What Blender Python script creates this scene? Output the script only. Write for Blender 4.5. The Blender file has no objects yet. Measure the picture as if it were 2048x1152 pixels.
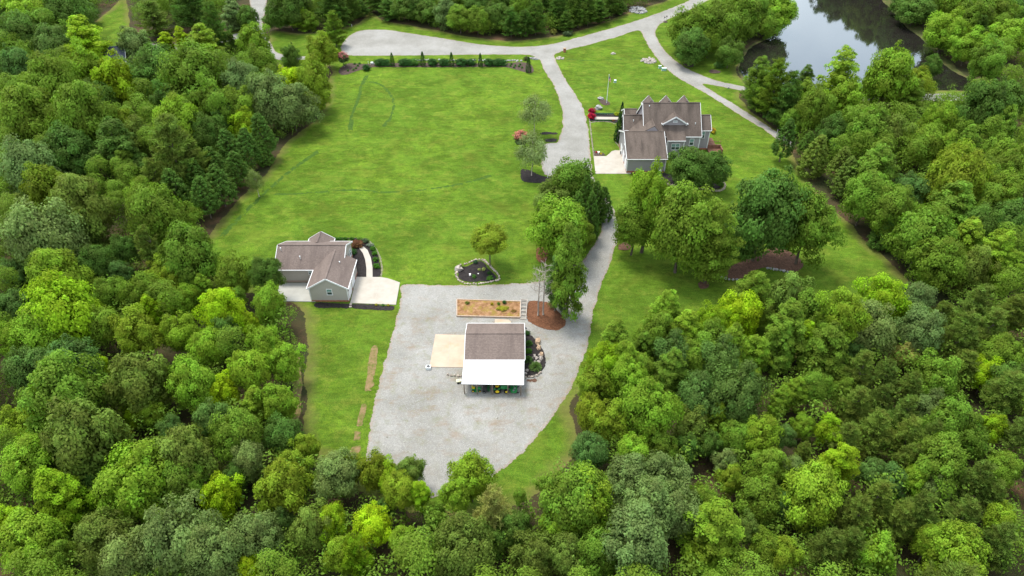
import bpy, math, random
import numpy as np
from mathutils import Vector, Matrix, noise
from mathutils.geometry import delaunay_2d_cdt

# ---------------------------------------------------------------- camera, sky, sun, exposure
SC = bpy.context.scene
COL = SC.collection
H = 90.0
PITCH = math.radians(39)
FPX = 1365.3            # focal length in pixels of the 2048 px wide photograph
cam_d = bpy.data.cameras.new("Camera")
cam_d.sensor_width = 36.0
cam_d.lens = FPX * 36.0 / 2048
cam_d.clip_start = 1.0
cam_d.clip_end = 5000.0
cam = bpy.data.objects.new("Camera", cam_d)
cam.location = (0, 0, H)
cam.rotation_euler = (math.radians(90) - PITCH, 0, 0)
COL.objects.link(cam)
SC.camera = cam

SUN_EL, SUN_AZ = math.radians(66), math.radians(-38)     # high, soft, from beyond the houses and a little to the left
world = bpy.data.worlds.new("World")
SC.world = world
world.use_nodes = True
wn, wl = world.node_tree.nodes, world.node_tree.links
wn.clear()
w_out = wn.new("ShaderNodeOutputWorld")
w_bg = wn.new("ShaderNodeBackground")
w_sky = wn.new("ShaderNodeTexSky")
w_sky.sky_type = 'NISHITA'
w_sky.sun_disc = False
w_sky.sun_elevation = SUN_EL
w_sky.sun_rotation = SUN_AZ
w_sky.air_density = 1.0
w_sky.dust_density = 2.0
w_tc = wn.new("ShaderNodeTexCoord")
w_no = wn.new("ShaderNodeTexNoise")
w_no.inputs["Scale"].default_value = 2.2
w_no.inputs["Detail"].default_value = 5
w_cr = wn.new("ShaderNodeValToRGB")
w_cr.color_ramp.elements[0].position = 0.36
w_cr.color_ramp.elements[1].position = 0.62
w_mx = wn.new("ShaderNodeMix")
w_mx.data_type = 'RGBA'
w_mx.inputs[7].default_value = (8.1, 8.8, 9.4, 1)      # bright thin cloud over the blue
wl.new(w_tc.outputs["Generated"], w_no.inputs["Vector"])
wl.new(w_no.outputs["Fac"], w_cr.inputs["Fac"])
wl.new(w_cr.outputs["Color"], w_mx.inputs[0])
wl.new(w_sky.outputs["Color"], w_mx.inputs[6])
wl.new(w_mx.outputs[2], w_bg.inputs["Color"])
w_bg.inputs["Strength"].default_value = 0.15
wl.new(w_bg.outputs["Background"], w_out.inputs["Surface"])

sun_d = bpy.data.lights.new("Sun", 'SUN')
sun_d.energy = 2.6
sun_d.angle = math.radians(20)
sun_d.color = (1.0, 0.96, 0.88)
sun = bpy.data.objects.new("Sun", sun_d)
sd = Vector((math.sin(SUN_AZ) * math.cos(SUN_EL), math.cos(SUN_AZ) * math.cos(SUN_EL), math.sin(SUN_EL)))
sun.rotation_euler = (-sd).to_track_quat('-Z', 'Y').to_euler()
COL.objects.link(sun)

SC.view_settings.view_transform = 'Standard'
SC.view_settings.look = 'None'
SC.view_settings.exposure = 0.86
SC.view_settings.gamma = 1.0
SC.render.engine = 'CYCLES'
SC.cycles.max_bounces = 6
SC.cycles.diffuse_bounces = 3
SC.cycles.transparent_max_bounces = 8

# ---------------------------------------------------------------- helpers
cP, sP = math.cos(PITCH), math.sin(PITCH)


def G(px, py, z=0.0):
    """the point at height z seen at a pixel of the photograph"""
    u, v = (px - 1024) / FPX, (576 - py) / FPX
    d = (u, cP + v * sP, -sP + v * cP)
    t = (z - H) / d[2]
    return (d[0] * t, d[1] * t)


def depth(x, y, z):
    return y * cP - (z - H) * sP


def S(x, y, z):
    dp = depth(x, y, z)
    return (1024 + FPX * x / dp, 576 - FPX * (y * sP + (z - H) * cP) / dp)


def tag(o, label=None, cat=None, group=None, kind=None):
    if label: o["label"] = label
    if cat: o["category"] = cat
    if group: o["group"] = group
    if kind: o["kind"] = kind
    return o


def empty(name, loc, rz=0.0, label=None, cat=None, group=None):
    o = bpy.data.objects.new(name, None)
    o.location = loc
    o.rotation_euler = (0, 0, rz)
    o.empty_display_size = 0.3
    COL.objects.link(o)
    return tag(o, label, cat, group)


class MB:
    """collects shapes into one mesh"""
    def __init__(s):
        s.v, s.f = [], []

    def add(s, vs, fs):
        n = len(s.v)
        s.v += [tuple(p) for p in vs]
        s.f += [tuple(i + n for i in f) for f in fs]
        return s

    def box(s, x0, y0, z0, x1, y1, z1):
        return s.add([(x0, y0, z0), (x1, y0, z0), (x1, y1, z0), (x0, y1, z0), (x0, y0, z1), (x1, y0, z1), (x1, y1, z1), (x0, y1, z1)],
                     [(0, 3, 2, 1), (4, 5, 6, 7), (0, 1, 5, 4), (1, 2, 6, 5), (2, 3, 7, 6), (3, 0, 4, 7)])

    def beam(s, p, q, w, h):
        p, q = Vector(p), Vector(q)
        d = (q - p).normalized()
        up = Vector((0, 0, 1)) if abs(d.z) < 0.95 else Vector((0, 1, 0))
        sd_ = d.cross(up).normalized() * (w / 2)
        up = sd_.cross(d).normalized() * (h / 2)
        vs = [c + a * sd_ + b * up for c in (p, q) for a, b in ((-1, -1), (1, -1), (1, 1), (-1, 1))]
        return s.add(vs, [(3, 2, 1, 0), (4, 5, 6, 7), (0, 1, 5, 4), (1, 2, 6, 5), (2, 3, 7, 6), (3, 0, 4, 7)])

    def tube(s, pts, rad, n=8, cap=True):
        pts = [Vector(p) for p in pts]
        if not hasattr(rad, '__len__'): rad = [rad] * len(pts)
        vs, fs = [], []
        for i, p in enumerate(pts):
            d = (pts[min(i + 1, len(pts) - 1)] - pts[max(i - 1, 0)]).normalized()
            a = d.cross(Vector((0, 0, 1)) if abs(d.z) < 0.9 else Vector((1, 0, 0))).normalized()
            b = d.cross(a)
            for k in range(n):
                t = 2 * math.pi * k / n
                vs.append(p + (a * math.cos(t) + b * math.sin(t)) * rad[i])
        for i in range(len(pts) - 1):
            for k in range(n):
                k2 = (k + 1) % n
                fs.append((i * n + k, i * n + k2, (i + 1) * n + k2, (i + 1) * n + k))
        if cap:
            fs.append(tuple(range(n)))
            m = (len(pts) - 1) * n
            fs.append(tuple(m + k for k in reversed(range(n))))
        return s.add(vs, fs)

    def prism(s, poly, z0, z1):
        """poly: xy outline, counter-clockwise; extruded upwards"""
        n = len(poly)
        vs = [(x, y, z0) for x, y in poly] + [(x, y, z1) for x, y in poly]
        fs = [tuple(reversed(range(n))), tuple(range(n, 2 * n))] + [(i, (i + 1) % n, n + (i + 1) % n, n + i) for i in range(n)]
        return s.add(vs, fs)

    def plate(s, corners, t):
        """sloping slab, top face through the corners, thickness t downwards"""
        n = len(corners)
        vs = [tuple(c) for c in corners] + [(c[0], c[1], c[2] - t) for c in corners]
        fs = [tuple(range(n)), tuple(reversed(range(n, 2 * n)))] + [(i, n + i, n + (i + 1) % n, (i + 1) % n) for i in range(n)]
        return s.add(vs, fs)

    def ball(s, c, r, seed=0, rough=0.0, nu=10, nv=6, zmin=-1.0):
        """a lumpy ball: rocks, domes, clipped shrubs' hearts"""
        rx, ry, rz = r if hasattr(r, '__len__') else (r, r, r)
        vs, fs = [], []
        for j in range(nv + 1):
            ph = math.pi * j / nv
            for i in range(nu):
                th = 2 * math.pi * i / nu
                d = Vector((math.sin(ph) * math.cos(th), math.sin(ph) * math.sin(th), math.cos(ph)))
                k = 1 + rough * noise.noise(d * 1.7 + Vector((seed * 3.1, seed * 1.7, seed)))
                vs.append((c[0] + d.x * rx * k, c[1] + d.y * ry * k, c[2] + max(d.z * k, zmin) * rz))
        for j in range(nv):
            for i in range(nu):
                i2 = (i + 1) % nu
                fs.append((j * nu + i, (j + 1) * nu + i, (j + 1) * nu + i2, j * nu + i2))
        return s.add(vs, fs)

    def build(s, name, mat, parent=None, loc=None, smooth=False, bevel=0):
        me = bpy.data.meshes.new(name)
        me.from_pydata([tuple(v) for v in s.v], [], s.f)
        me.validate(clean_customdata=False)
        me.materials.append(mat)
        if smooth:
            me.polygons.foreach_set("use_smooth", [True] * len(me.polygons))
        o = bpy.data.objects.new(name, me)
        COL.objects.link(o)
        if parent: o.parent = parent
        if loc: o.location = loc
        if bevel:
            b = o.modifiers.new("bevel", 'BEVEL'); b.width = bevel; b.segments = 2; b.limit_method = 'ANGLE'
        return o


def lathe(prof, n=14, c=(0, 0, 0), axis='z'):
    """profile of (radius, height) turned about an axis"""
    m = MB()
    vs, fs = [], []
    for r, h in prof:
        for k in range(n):
            t = 2 * math.pi * k / n
            a, b = r * math.cos(t), r * math.sin(t)
            p = {'z': (a, b, h), 'y': (a, h, b), 'x': (h, a, b)}[axis]
            vs.append((c[0] + p[0], c[1] + p[1], c[2] + p[2]))
    for j in range(len(prof) - 1):
        for k in range(n):
            k2 = (k + 1) % n
            fs.append((j * n + k, j * n + k2, (j + 1) * n + k2, (j + 1) * n + k))
    return m.add(vs, fs)


# ---------------------------------------------------------------- materials
class NT:
    def __init__(s, name, rough=0.8, spec=0.3):
        s.m = bpy.data.materials.new(name)
        s.m.use_nodes = True
        s.n, s.l = s.m.node_tree.nodes, s.m.node_tree.links
        s.b = s.n["Principled BSDF"]
        s.b.inputs["Roughness"].default_value = rough
        s.b.inputs["Specular IOR Level"].default_value = spec
        s.out = s.n["Material Output"]
        s.pos = s.n.new("ShaderNodeNewGeometry").outputs["Position"]

    def link(s, a, b): s.l.new(a, b)

    def setv(s, inp, v):
        if hasattr(v, 'links'): s.l.new(v, inp)
        else: inp.default_value = v

    def noise(s, scale, detail=3, rough=0.55, vec=None, dist=0.0, out="Fac"):
        t = s.n.new("ShaderNodeTexNoise")
        t.inputs["Scale"].default_value = scale
        t.inputs["Detail"].default_value = detail
        t.inputs["Roughness"].default_value = rough
        t.inputs["Distortion"].default_value = dist
        s.l.new(vec if vec is not None else s.pos, t.inputs["Vector"])
        return t.outputs[out]

    def scaled(s, sx, sy, sz, rz=0.0, vec=None):
        t = s.n.new("ShaderNodeMapping")
        t.inputs["Scale"].default_value = (sx, sy, sz)
        t.inputs["Rotation"].default_value = (0, 0, rz)
        s.l.new(vec if vec is not None else s.pos, t.inputs["Vector"])
        return t.outputs["Vector"]

    def vor(s, scale, out="Distance", vec=None, feature='F1'):
        t = s.n.new("ShaderNodeTexVoronoi")
        t.feature = feature
        t.inputs["Scale"].default_value = scale
        s.l.new(vec if vec is not None else s.pos, t.inputs["Vector"])
        return t.outputs[out]

    def ramp(s, f, *stops):
        t = s.n.new("ShaderNodeValToRGB")
        e = t.color_ramp.elements
        while len(e) < len(stops): e.new(0.5)
        for i, (p, c) in enumerate(stops):
            e[i].position = p
            e[i].color = (c, c, c, 1) if not hasattr(c, '__len__') else (*c, 1)
        s.l.new(f, t.inputs["Fac"])
        return t.outputs["Color"]

    def mix(s, f, a, b, mode='MIX'):
        t = s.n.new("ShaderNodeMix")
        t.data_type = 'RGBA'
        t.blend_type = mode
        s.setv(t.inputs[0], f)
        for i, c in ((6, a), (7, b)):
            s.setv(t.inputs[i], c if hasattr(c, 'links') else (*c, 1))
        return t.outputs[2]

    def math(s, op, a, b=0.0):
        t = s.n.new("ShaderNodeMath")
        t.operation = op
        s.setv(t.inputs[0], a)
        s.setv(t.inputs[1], b)
        return t.outputs[0]

    def attr(s, name, out="Fac"):
        t = s.n.new("ShaderNodeAttribute")
        t.attribute_name = name
        return t.outputs[out]

    def bump(s, h, strength=0.5, dist=0.1):
        t = s.n.new("ShaderNodeBump")
        t.inputs["Strength"].default_value = strength
        t.inputs["Distance"].default_value = dist
        s.l.new(h, t.inputs["Height"])
        s.l.new(t.outputs["Normal"], s.b.inputs["Normal"])

    def col(s, c):
        s.setv(s.b.inputs["Base Color"], c if hasattr(c, 'links') else (*c, 1))
        return s

    def fringe(s, lo=0.0, width=0.5, scale=2.5):
        """ragged edge: the sheet ends where noise passes the distance to its outline"""
        e = s.attr("edge")
        k = s.math('MULTIPLY', s.noise(scale, 4, 0.7), width)
        a = s.math('GREATER_THAN', s.math('ADD', e, -lo), k)
        tr = s.n.new("ShaderNodeBsdfTransparent")
        mx = s.n.new("ShaderNodeMixShader")
        s.l.new(a, mx.inputs[0])
        s.l.new(tr.outputs[0], mx.inputs[1])
        s.l.new(s.b.outputs[0], mx.inputs[2])
        s.l.new(mx.outputs[0], s.out.inputs["Surface"])


M = {}


def plain(name, c, rough=0.7, spec=0.3, metal=0.0, var=0.12, scale=6.0):
    t = NT(name, rough, spec)
    lo = tuple(x * (1 - var) for x in c)
    hi = tuple(min(1, x * (1 + var)) for x in c)
    t.col(t.ramp(t.noise(scale, 4), (0.3, lo), (0.7, hi)))
    t.b.inputs["Metallic"].default_value = metal
    M[name] = t.m
    return t


# ground of the woods: leaf litter and red clay
t = NT("forest_soil", 0.95, 0.1)
c = t.ramp(t.noise(0.12, 5, 0.6), (0.38, (0.030, 0.042, 0.012)), (0.55, (0.062, 0.048, 0.022)), (0.70, (0.14, 0.078, 0.042)))
c = t.mix(t.ramp(t.noise(3.0, 4, 0.7), (0.4, 0.0), (0.7, 1.0)), c, (0.045, 0.035, 0.02))
t.col(c); t.bump(t.noise(4, 4, 0.7), 0.8, 0.2); M["soil"] = t.m

# lawn
t = NT("lawn_grass", 0.95, 0.02)
big = t.noise(0.035, 4, 0.6, dist=0.4)
c = t.ramp(big, (0.38, (0.054, 0.130, 0.012)), (0.5, (0.088, 0.178, 0.014)), (0.60, (0.145, 0.245, 0.018)))
mid = t.noise(0.22, 5, 0.65, dist=1.0)
c = t.mix(t.ramp(mid, (0.46, 0.0), (0.58, 0.85)), c, (0.048, 0.108, 0.014))
c = t.mix(t.ramp(t.noise(0.3, 5, 0.6, vec=t.scaled(1, 1, 1, 0.6)), (0.50, 0.0), (0.62, 0.8)), c, (0.185, 0.200, 0.034))
streak = t.noise(1.0, 4, 0.7, vec=t.scaled(0.16, 1.1, 1))
c = t.mix(t.ramp(streak, (0.44, 0.0), (0.6, 0.65)), c, (0.060, 0.145, 0.012))
c = t.mix(t.ramp(t.noise(0.9, 6, 0.8, dist=0.8), (0.42, 0.0), (0.60, 0.8)), c, (0.042, 0.092, 0.010))
fine = t.noise(2.6, 4, 0.8)
c = t.mix(t.ramp(fine, (0.38, 0.0), (0.62, 0.75)), c, (0.042, 0.088, 0.010))
fine2 = t.noise(9.0, 3, 0.8)
c = t.mix(t.ramp(fine2, (0.45, 0.0), (0.65, 0.6)), c, (0.20, 0.26, 0.025))
tuft = t.ramp(t.noise(0.11, 3, 0.6), (0.55, 0.0), (0.68, 0.5))
c = t.mix(tuft, c, (0.110, 0.140, 0.018))
pv = t.ramp(t.noise(0.10, 6, 0.62, dist=0.8), (0.40, 0.80), (0.60, 1.12))
c = t.mix(1.0, c, pv, 'MULTIPLY')
pv2 = t.ramp(t.noise(0.55, 6, 0.8, vec=t.scaled(0.55, 1.3, 1)), (0.38, 0.72), (0.60, 1.12))
c = t.mix(0.85, c, pv2, 'MULTIPLY')
# dry tan rim where the lawn meets the woods
dry = t.math('ADD', t.math('MULTIPLY', t.attr("edge"), 0.16), t.math('MULTIPLY', t.noise(0.16, 4, 0.6), 0.9))
c = t.mix(t.ramp(dry, (0.50, 0.85), (1.25, 0.0)), c, (0.140, 0.125, 0.042))
rg = t.math('ADD', t.math('MULTIPLY', t.attr("edge"), 0.7), t.math('MULTIPLY', t.noise(0.6, 4, 0.7), 0.9))
c = t.mix(t.ramp(rg, (0.35, 1.0), (0.75, 0.0)), c, (0.13, 0.065, 0.035))
t.col(c); t.bump(t.noise(5, 4, 0.8), 0.7, 0.12); t.fringe(0.0, 1.6, 0.9); M["lawn"] = t.m

# gravel
t = NT("pale_gravel", 0.95, 0.15)
c = t.ramp(t.noise(0.09, 5, 0.65), (0.36, (0.172, 0.164, 0.141)), (0.5, (0.225, 0.215, 0.192)), (0.62, (0.266, 0.257, 0.236)))
c = t.mix(t.ramp(t.noise(0.5, 5, 0.75, dist=0.6), (0.46, 0.0), (0.7, 0.5)), c, (0.205, 0.200, 0.175))
c = t.mix(t.ramp(t.vor(4.5, "Color"), (0.25, 0.0), (0.95, 0.5)), c, (0.16, 0.16, 0.15))
c = t.mix(t.ramp(t.noise(7, 4, 0.8), (0.5, 0.0), (0.7, 0.65)), c, (0.47, 0.465, 0.445))
c = t.mix(t.ramp(t.noise(2.2, 4, 0.8), (0.56, 0.0), (0.75, 0.45)), c, (0.16, 0.16, 0.135))
yard = t.attr("worn")
dirt = t.math('MULTIPLY', t.ramp(t.noise(0.35, 5, 0.7, vec=t.scaled(0.7, 1.2, 1)), (0.52, 0.0), (0.70, 0.65)), yard)
c = t.mix(dirt, c, (0.185, 0.130, 0.080))
gd = t.math('MULTIPLY', t.ramp(t.noise(0.5, 5, 0.7, vec=t.scaled(1, 1, 1, 1.1)), (0.52, 0.0), (0.70, 0.55)), yard)
c = t.mix(gd, c, (0.150, 0.155, 0.080))
ed = t.math('ADD', t.math('MULTIPLY', t.attr("edge"), 0.38), t.math('MULTIPLY', t.noise(0.9, 4, 0.7), 0.9))
c = t.mix(t.ramp(ed, (0.4, 0.85), (0.85, 0.0)), c, (0.25, 0.175, 0.11))
t.col(c); t.bump(t.noise(14, 3, 0.8), 0.6, 0.05); t.fringe(-0.1, 1.0, 1.6); M["gravel"] = t.m

t = NT("track_grass", 0.9, 0.1)
t.col(t.ramp(t.noise(2.5, 4, 0.7), (0.35, (0.06, 0.13, 0.02)), (0.7, (0.15, 0.20, 0.06)))); t.fringe(0.0, 1.4, 2.0); M["verge"] = t.m

t = NT("pond_bank_clay", 0.95, 0.1)
t.col(t.ramp(t.noise(0.5, 5, 0.7), (0.35, (0.045, 0.070, 0.018)), (0.5, (0.075, 0.085, 0.025)), (0.7, (0.13, 0.095, 0.05)))); t.fringe(0.0, 2.0, 0.6); M["bank"] = t.m

def concrete(name, a, b, stain, stain_f=0.5, jx=None):
    t = NT(name, 0.85, 0.25)
    c = t.ramp(t.noise(0.5, 5, 0.6), (0.3, a), (0.7, b))
    c = t.mix(t.ramp(t.noise(0.28, 4, 0.6), (0.52, 0.0), (0.75, stain_f)), c, stain)
    c = t.mix(t.ramp(t.noise(6, 4, 0.8), (0.4, 0.0), (0.8, 0.15)), c, (0.25, 0.22, 0.18))
    t.col(c); M[name] = t.m
concrete("pad_concrete", (0.327, 0.297, 0.249), (0.396, 0.361, 0.310), (0.275, 0.232, 0.176), 0.6)
concrete("warm_concrete", (0.370, 0.288, 0.211), (0.439, 0.348, 0.262), (0.361, 0.206, 0.086), 0.6)
concrete("grey_concrete", (0.292, 0.288, 0.258), (0.361, 0.357, 0.323), (0.344, 0.327, 0.275), 0.5)
concrete("walk_concrete", (0.344, 0.314, 0.267), (0.413, 0.383, 0.331), (0.344, 0.310, 0.241), 0.5)

for nm, a, b in (("black_mulch", (0.016, 0.014, 0.014), (0.045, 0.038, 0.036)), ("brown_mulch", (0.05, 0.036, 0.030), (0.11, 0.080, 0.062)),
                 ("pine_straw", (0.095, 0.040, 0.020), (0.20, 0.092, 0.050)), ("brown_straw", (0.085, 0.045, 0.030), (0.17, 0.098, 0.066))):  # the last one is a pinkish brown straw in its own colour
    t = NT(nm, 0.95, 0.1)
    c = t.ramp(t.noise(3, 6, 0.85), (0.38, a), (0.62, b))
    c = t.mix(t.ramp(t.noise(0.8, 5, 0.75), (0.45, 0.0), (0.7, 0.6)), c, tuple(x * 0.5 for x in a))
    c = t.mix(t.ramp(t.noise(6, 4, 0.8), (0.58, 0.0), (0.7, 0.6)), c, tuple(min(1, x * 1.7) for x in b))
    t.col(c); t.bump(t.noise(6, 4, 0.8), 1.0, 0.15); t.fringe(-0.05, 0.7, 1.8); M[nm] = t.m

t = NT("worn_path", 0.95, 0.1)
t.col(t.ramp(t.noise(1.0, 5, 0.7), (0.35, (0.085, 0.105, 0.018)), (0.52, (0.17, 0.125, 0.055)), (0.72, (0.25, 0.16, 0.09)))); t.fringe(-0.15, 0.6, 1.2); M["worn_path"] = t.m
t = NT("mow_line", 0.95, 0.1)
t.col(t.ramp(t.noise(1.0, 5, 0.7), (0.35, (0.030, 0.068, 0.010)), (0.7, (0.062, 0.118, 0.014)))); t.fringe(0.0, 1.35, 0.7); M["mow_line"] = t.m
t = NT("gravel_rut", 0.95, 0.1)
t.col(t.ramp(t.noise(1.5, 5, 0.8), (0.35, (0.120, 0.112, 0.090)), (0.7, (0.190, 0.182, 0.155)))); t.fringe(0.0, 0.62, 0.9); M["gravel_rut"] = t.m
t = NT("garden_soil", 0.95, 0.1)
c = t.ramp(t.noise(1.2, 5, 0.7), (0.35, (0.15, 0.075, 0.032)), (0.55, (0.27, 0.15, 0.075)), (0.72, (0.40, 0.255, 0.15)))
c = t.mix(t.ramp(t.noise(0.7, 4, 0.6), (0.5, 0.0), (0.62, 0.7)), c, (0.22, 0.17, 0.03))
c = t.mix(t.ramp(t.noise(5, 4, 0.8), (0.5, 0.0), (0.7, 0.5)), c, (0.10, 0.055, 0.025))
t.col(c); t.bump(t.noise(6, 3, 0.8), 0.9, 0.1); M["garden_soil"] = t.m

t = NT("pond_water", 0.03, 0.5)
t.b.inputs["Base Color"].default_value = (0.016, 0.014, 0.012, 1)
t.b.inputs["Specular Tint"].default_value = (0.66, 0.86, 1.0, 1)
t.b.inputs["IOR"].default_value = 1.75
t.b.inputs["Specular IOR Level"].default_value = 0.9
t.bump(t.noise(0.9, 3, 0.5, vec=t.scaled(1, 2.2, 1)), 0.05, 0.05); M["water"] = t.m

def shingles(name, a, b, stain, sf):
    t = NT(name, 0.9, 0.15)
    c = t.ramp(t.noise(3.5, 5, 0.75), (0.32, a), (0.68, b))
    c = t.mix(t.ramp(t.vor(3.2, "Color", vec=t.scaled(1.0, 2.4, 3.5)), (0.2, 0.0), (1.0, 0.35)), c, tuple(x * 0.55 for x in a))
    st = t.noise(0.55, 5, 0.6, vec=t.scaled(1.0, 0.22, 0.22))
    c = t.mix(t.ramp(st, (0.45, 0.0), (0.68, sf)), c, stain)
    wv = t.n.new("ShaderNodeTexWave")
    wv.wave_type = 'BANDS'; wv.bands_direction = 'Z'
    wv.inputs["Scale"].default_value = 2.6; wv.inputs["Distortion"].default_value = 0.6
    t.link(t.pos, wv.inputs["Vector"])
    c = t.mix(t.ramp(wv.outputs["Fac"], (0.0, 0.22), (0.3, 0.0)), c, tuple(x * 0.5 for x in a))
    t.col(c); t.bump(t.noise(6, 3, 0.7), 0.4, 0.05); M[name] = t.m
shingles("brown_shingles", (0.096, 0.074, 0.060), (0.144, 0.114, 0.095), (0.047, 0.037, 0.031), 0.75)
shingles("rose_shingles", (0.133, 0.101, 0.086), (0.206, 0.163, 0.142), (0.076, 0.058, 0.052), 0.45)
shingles("slate_shingles", (0.045, 0.052, 0.075), (0.075, 0.085, 0.115), (0.03, 0.035, 0.05), 0.4)

def siding(name, c0):
    t = NT(name, 0.6, 0.3)
    sp = t.n.new("ShaderNodeSeparateXYZ"); t.link(t.pos, sp.inputs[0])
    saw = t.math('FRACT', t.math('MULTIPLY', sp.outputs["Z"], 5.0))
    c = t.ramp(saw, (0.0, tuple(x * 0.62 for x in c0)), (0.14, c0), (1.0, tuple(x * 1.05 for x in c0)))
    c = t.mix(t.ramp(t.noise(0.8, 4), (0.45, 0.0), (0.75, 0.2)), c, tuple(x * 0.75 for x in c0))
    t.col(c); t.bump(saw, 0.4, 0.03); M[name] = t.m
siding("grey_siding", (0.285, 0.262, 0.272))
siding("taupe_siding", (0.40, 0.365, 0.32))
siding("light_siding", (0.50, 0.50, 0.48))

t = NT("red_brick", 0.85, 0.2)
bk = t.n.new("ShaderNodeTexBrick")
bk.inputs["Color1"].default_value = (0.26, 0.085, 0.045, 1); bk.inputs["Color2"].default_value = (0.34, 0.13, 0.07, 1)
bk.inputs["Mortar"].default_value = (0.36, 0.27, 0.22, 1); bk.inputs["Scale"].default_value = 2.2
t.link(t.scaled(1, 1, 1), bk.inputs["Vector"]); t.col(bk.outputs["Color"]); M["brick"] = t.m

plain("white_trim", (0.66, 0.66, 0.65), 0.5, 0.4, var=0.04)
plain("white_metal", (0.62, 0.63, 0.64), 0.35, 0.5, var=0.05, scale=1.5)
plain("timber_post", (0.20, 0.155, 0.115), 0.85, var=0.3, scale=4)
plain("bed_timber", (0.40, 0.30, 0.225), 0.85, var=0.2, scale=3)
plain("grey_timber", (0.34, 0.30, 0.26), 0.85, var=0.25, scale=3)
plain("deck_wood", (0.17, 0.080, 0.050), 0.8, var=0.25, scale=2)
plain("dark_metal", (0.03, 0.03, 0.032), 0.5, 0.5)
plain("tyre_rubber", (0.016, 0.016, 0.016), 0.9, 0.2)
plain("green_paint", (0.015, 0.21, 0.05), 0.28, 0.6, var=0.05)
plain("yellow_paint", (0.80, 0.58, 0.02), 0.35, 0.5, var=0.05)
plain("cream_plastic", (0.70, 0.66, 0.42), 0.5, 0.4)
plain("grey_metal", (0.30, 0.31, 0.31), 0.45, 0.5, metal=0.3)
plain("box_green", (0.22, 0.42, 0.30), 0.5, 0.4)
plain("pale_metal", (0.62, 0.66, 0.66), 0.4, 0.5)
plain("pale_stone", (0.34, 0.30, 0.265), 0.9, 0.2, var=0.35, scale=2.2)
plain("grey_stone", (0.28, 0.275, 0.265), 0.9, 0.2, var=0.4, scale=1.6)
plain("tan_stone", (0.34, 0.24, 0.155), 0.9, 0.2, var=0.3, scale=2.0)
plain("curb_stone", (0.40, 0.335, 0.275), 0.9, 0.2, var=0.2, scale=2.0)
plain("bark", (0.105, 0.085, 0.065), 0.95, 0.1, var=0.35, scale=3)
plain("pale_bark", (0.36, 0.31, 0.26), 0.9, 0.1, var=0.3, scale=3)
plain("dead_wood", (0.30, 0.26, 0.22), 0.9, 0.1, var=0.2, scale=3)
plain("statue_white", (0.75, 0.74, 0.70), 0.6, var=0.06)
plain("flag_red", (0.55, 0.035, 0.04), 0.8, var=0.05)
plain("flag_blue", (0.02, 0.035, 0.16), 0.8, var=0.05)
t = NT("window_glass", 0.06, 0.6)
t.col((0.035, 0.055, 0.055)); M["glass"] = t.m
t = NT("blind_glass", 0.12, 0.6)
t.col((0.16, 0.27, 0.25)); M["blind"] = t.m


def leafmat(name, tint=(1, 1, 1), trans=0.32, c=None):
    """foliage: takes its hue from the object's own colour, varied clump by clump"""
    t = NT(name, 0.7, 0.10)
    oi = t.n.new("ShaderNodeObjectInfo")
    base = oi.outputs["Color"] if c is None else None
    if c is not None:
        r = t.n.new("ShaderNodeRGB"); r.outputs[0].default_value = (*c, 1); base = r.outputs[0]
    hs = t.n.new("ShaderNodeHueSaturation")
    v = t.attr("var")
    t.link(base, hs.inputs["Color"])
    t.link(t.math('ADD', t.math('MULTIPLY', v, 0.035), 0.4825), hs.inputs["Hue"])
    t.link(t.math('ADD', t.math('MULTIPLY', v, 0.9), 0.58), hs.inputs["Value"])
    t.link(hs.outputs["Color"], t.b.inputs["Base Color"])
    tl = t.n.new("ShaderNodeBsdfTranslucent")
    br = t.mix(1.0, hs.outputs["Color"], (1.15, 1.25, 0.7), 'MULTIPLY')
    t.link(br, tl.inputs["Color"])
    mx = t.n.new("ShaderNodeMixShader")
    mx.inputs[0].default_value = trans
    t.link(t.b.outputs[0], mx.inputs[1]); t.link(tl.outputs[0], mx.inputs[2])
    t.link(mx.outputs[0], t.out.inputs["Surface"])
    M[name] = t.m
leafmat("foliage")

# ---------------------------------------------------------------- sheets on the ground

def smooth_poly(pts, step=1.0, amp=0.3, sc=0.35, seed=0, curve=True):
    n = len(pts)
    out = []
    for i in range(n):
        p0, p1, p2, p3 = (Vector(pts[(i + k - 1) % n]) for k in range(4))
        L = (p2 - p1).length
        m = max(1, int(L / step))
        for k in range(m):
            u = k / m
            if curve:
                a = min(1.0, L / max(1e-6, (p1 - p0).length)); b = min(1.0, L / max(1e-6, (p3 - p2).length))
                t1 = (p2 - p0) * 0.5 * min(1, a); t2 = (p3 - p1) * 0.5 * min(1, b)
                q = (2 * u**3 - 3 * u**2 + 1) * p1 + (u**3 - 2 * u**2 + u) * t1 + (-2 * u**3 + 3 * u**2) * p2 + (u**3 - u**2) * t2
            else:
                q = p1.lerp(p2, u)
            if amp:
                w = noise.noise(Vector((q.x * sc, q.y * sc, seed))) + 0.5 * noise.noise(Vector((q.x * sc * 3, q.y * sc * 3, seed + 5)))
                w2 = noise.noise(Vector((q.x * sc, q.y * sc, seed + 9)))
                q = q + Vector((w, w2)) * amp
            out.append((q.x, q.y))
    return out


def inside(poly, X, Y):
    P_ = np.array(poly); r = np.zeros(len(X), bool)
    x1, y1 = P_[:, 0], P_[:, 1]; x2, y2 = np.roll(x1, -1), np.roll(y1, -1)
    for a, b, c_, d in zip(x1, y1, x2, y2):
        if b == d: continue
        k = ((b > Y) != (d > Y)) & (X < (c_ - a) * (Y - b) / (d - b) + a)
        r ^= k
    return r


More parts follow.
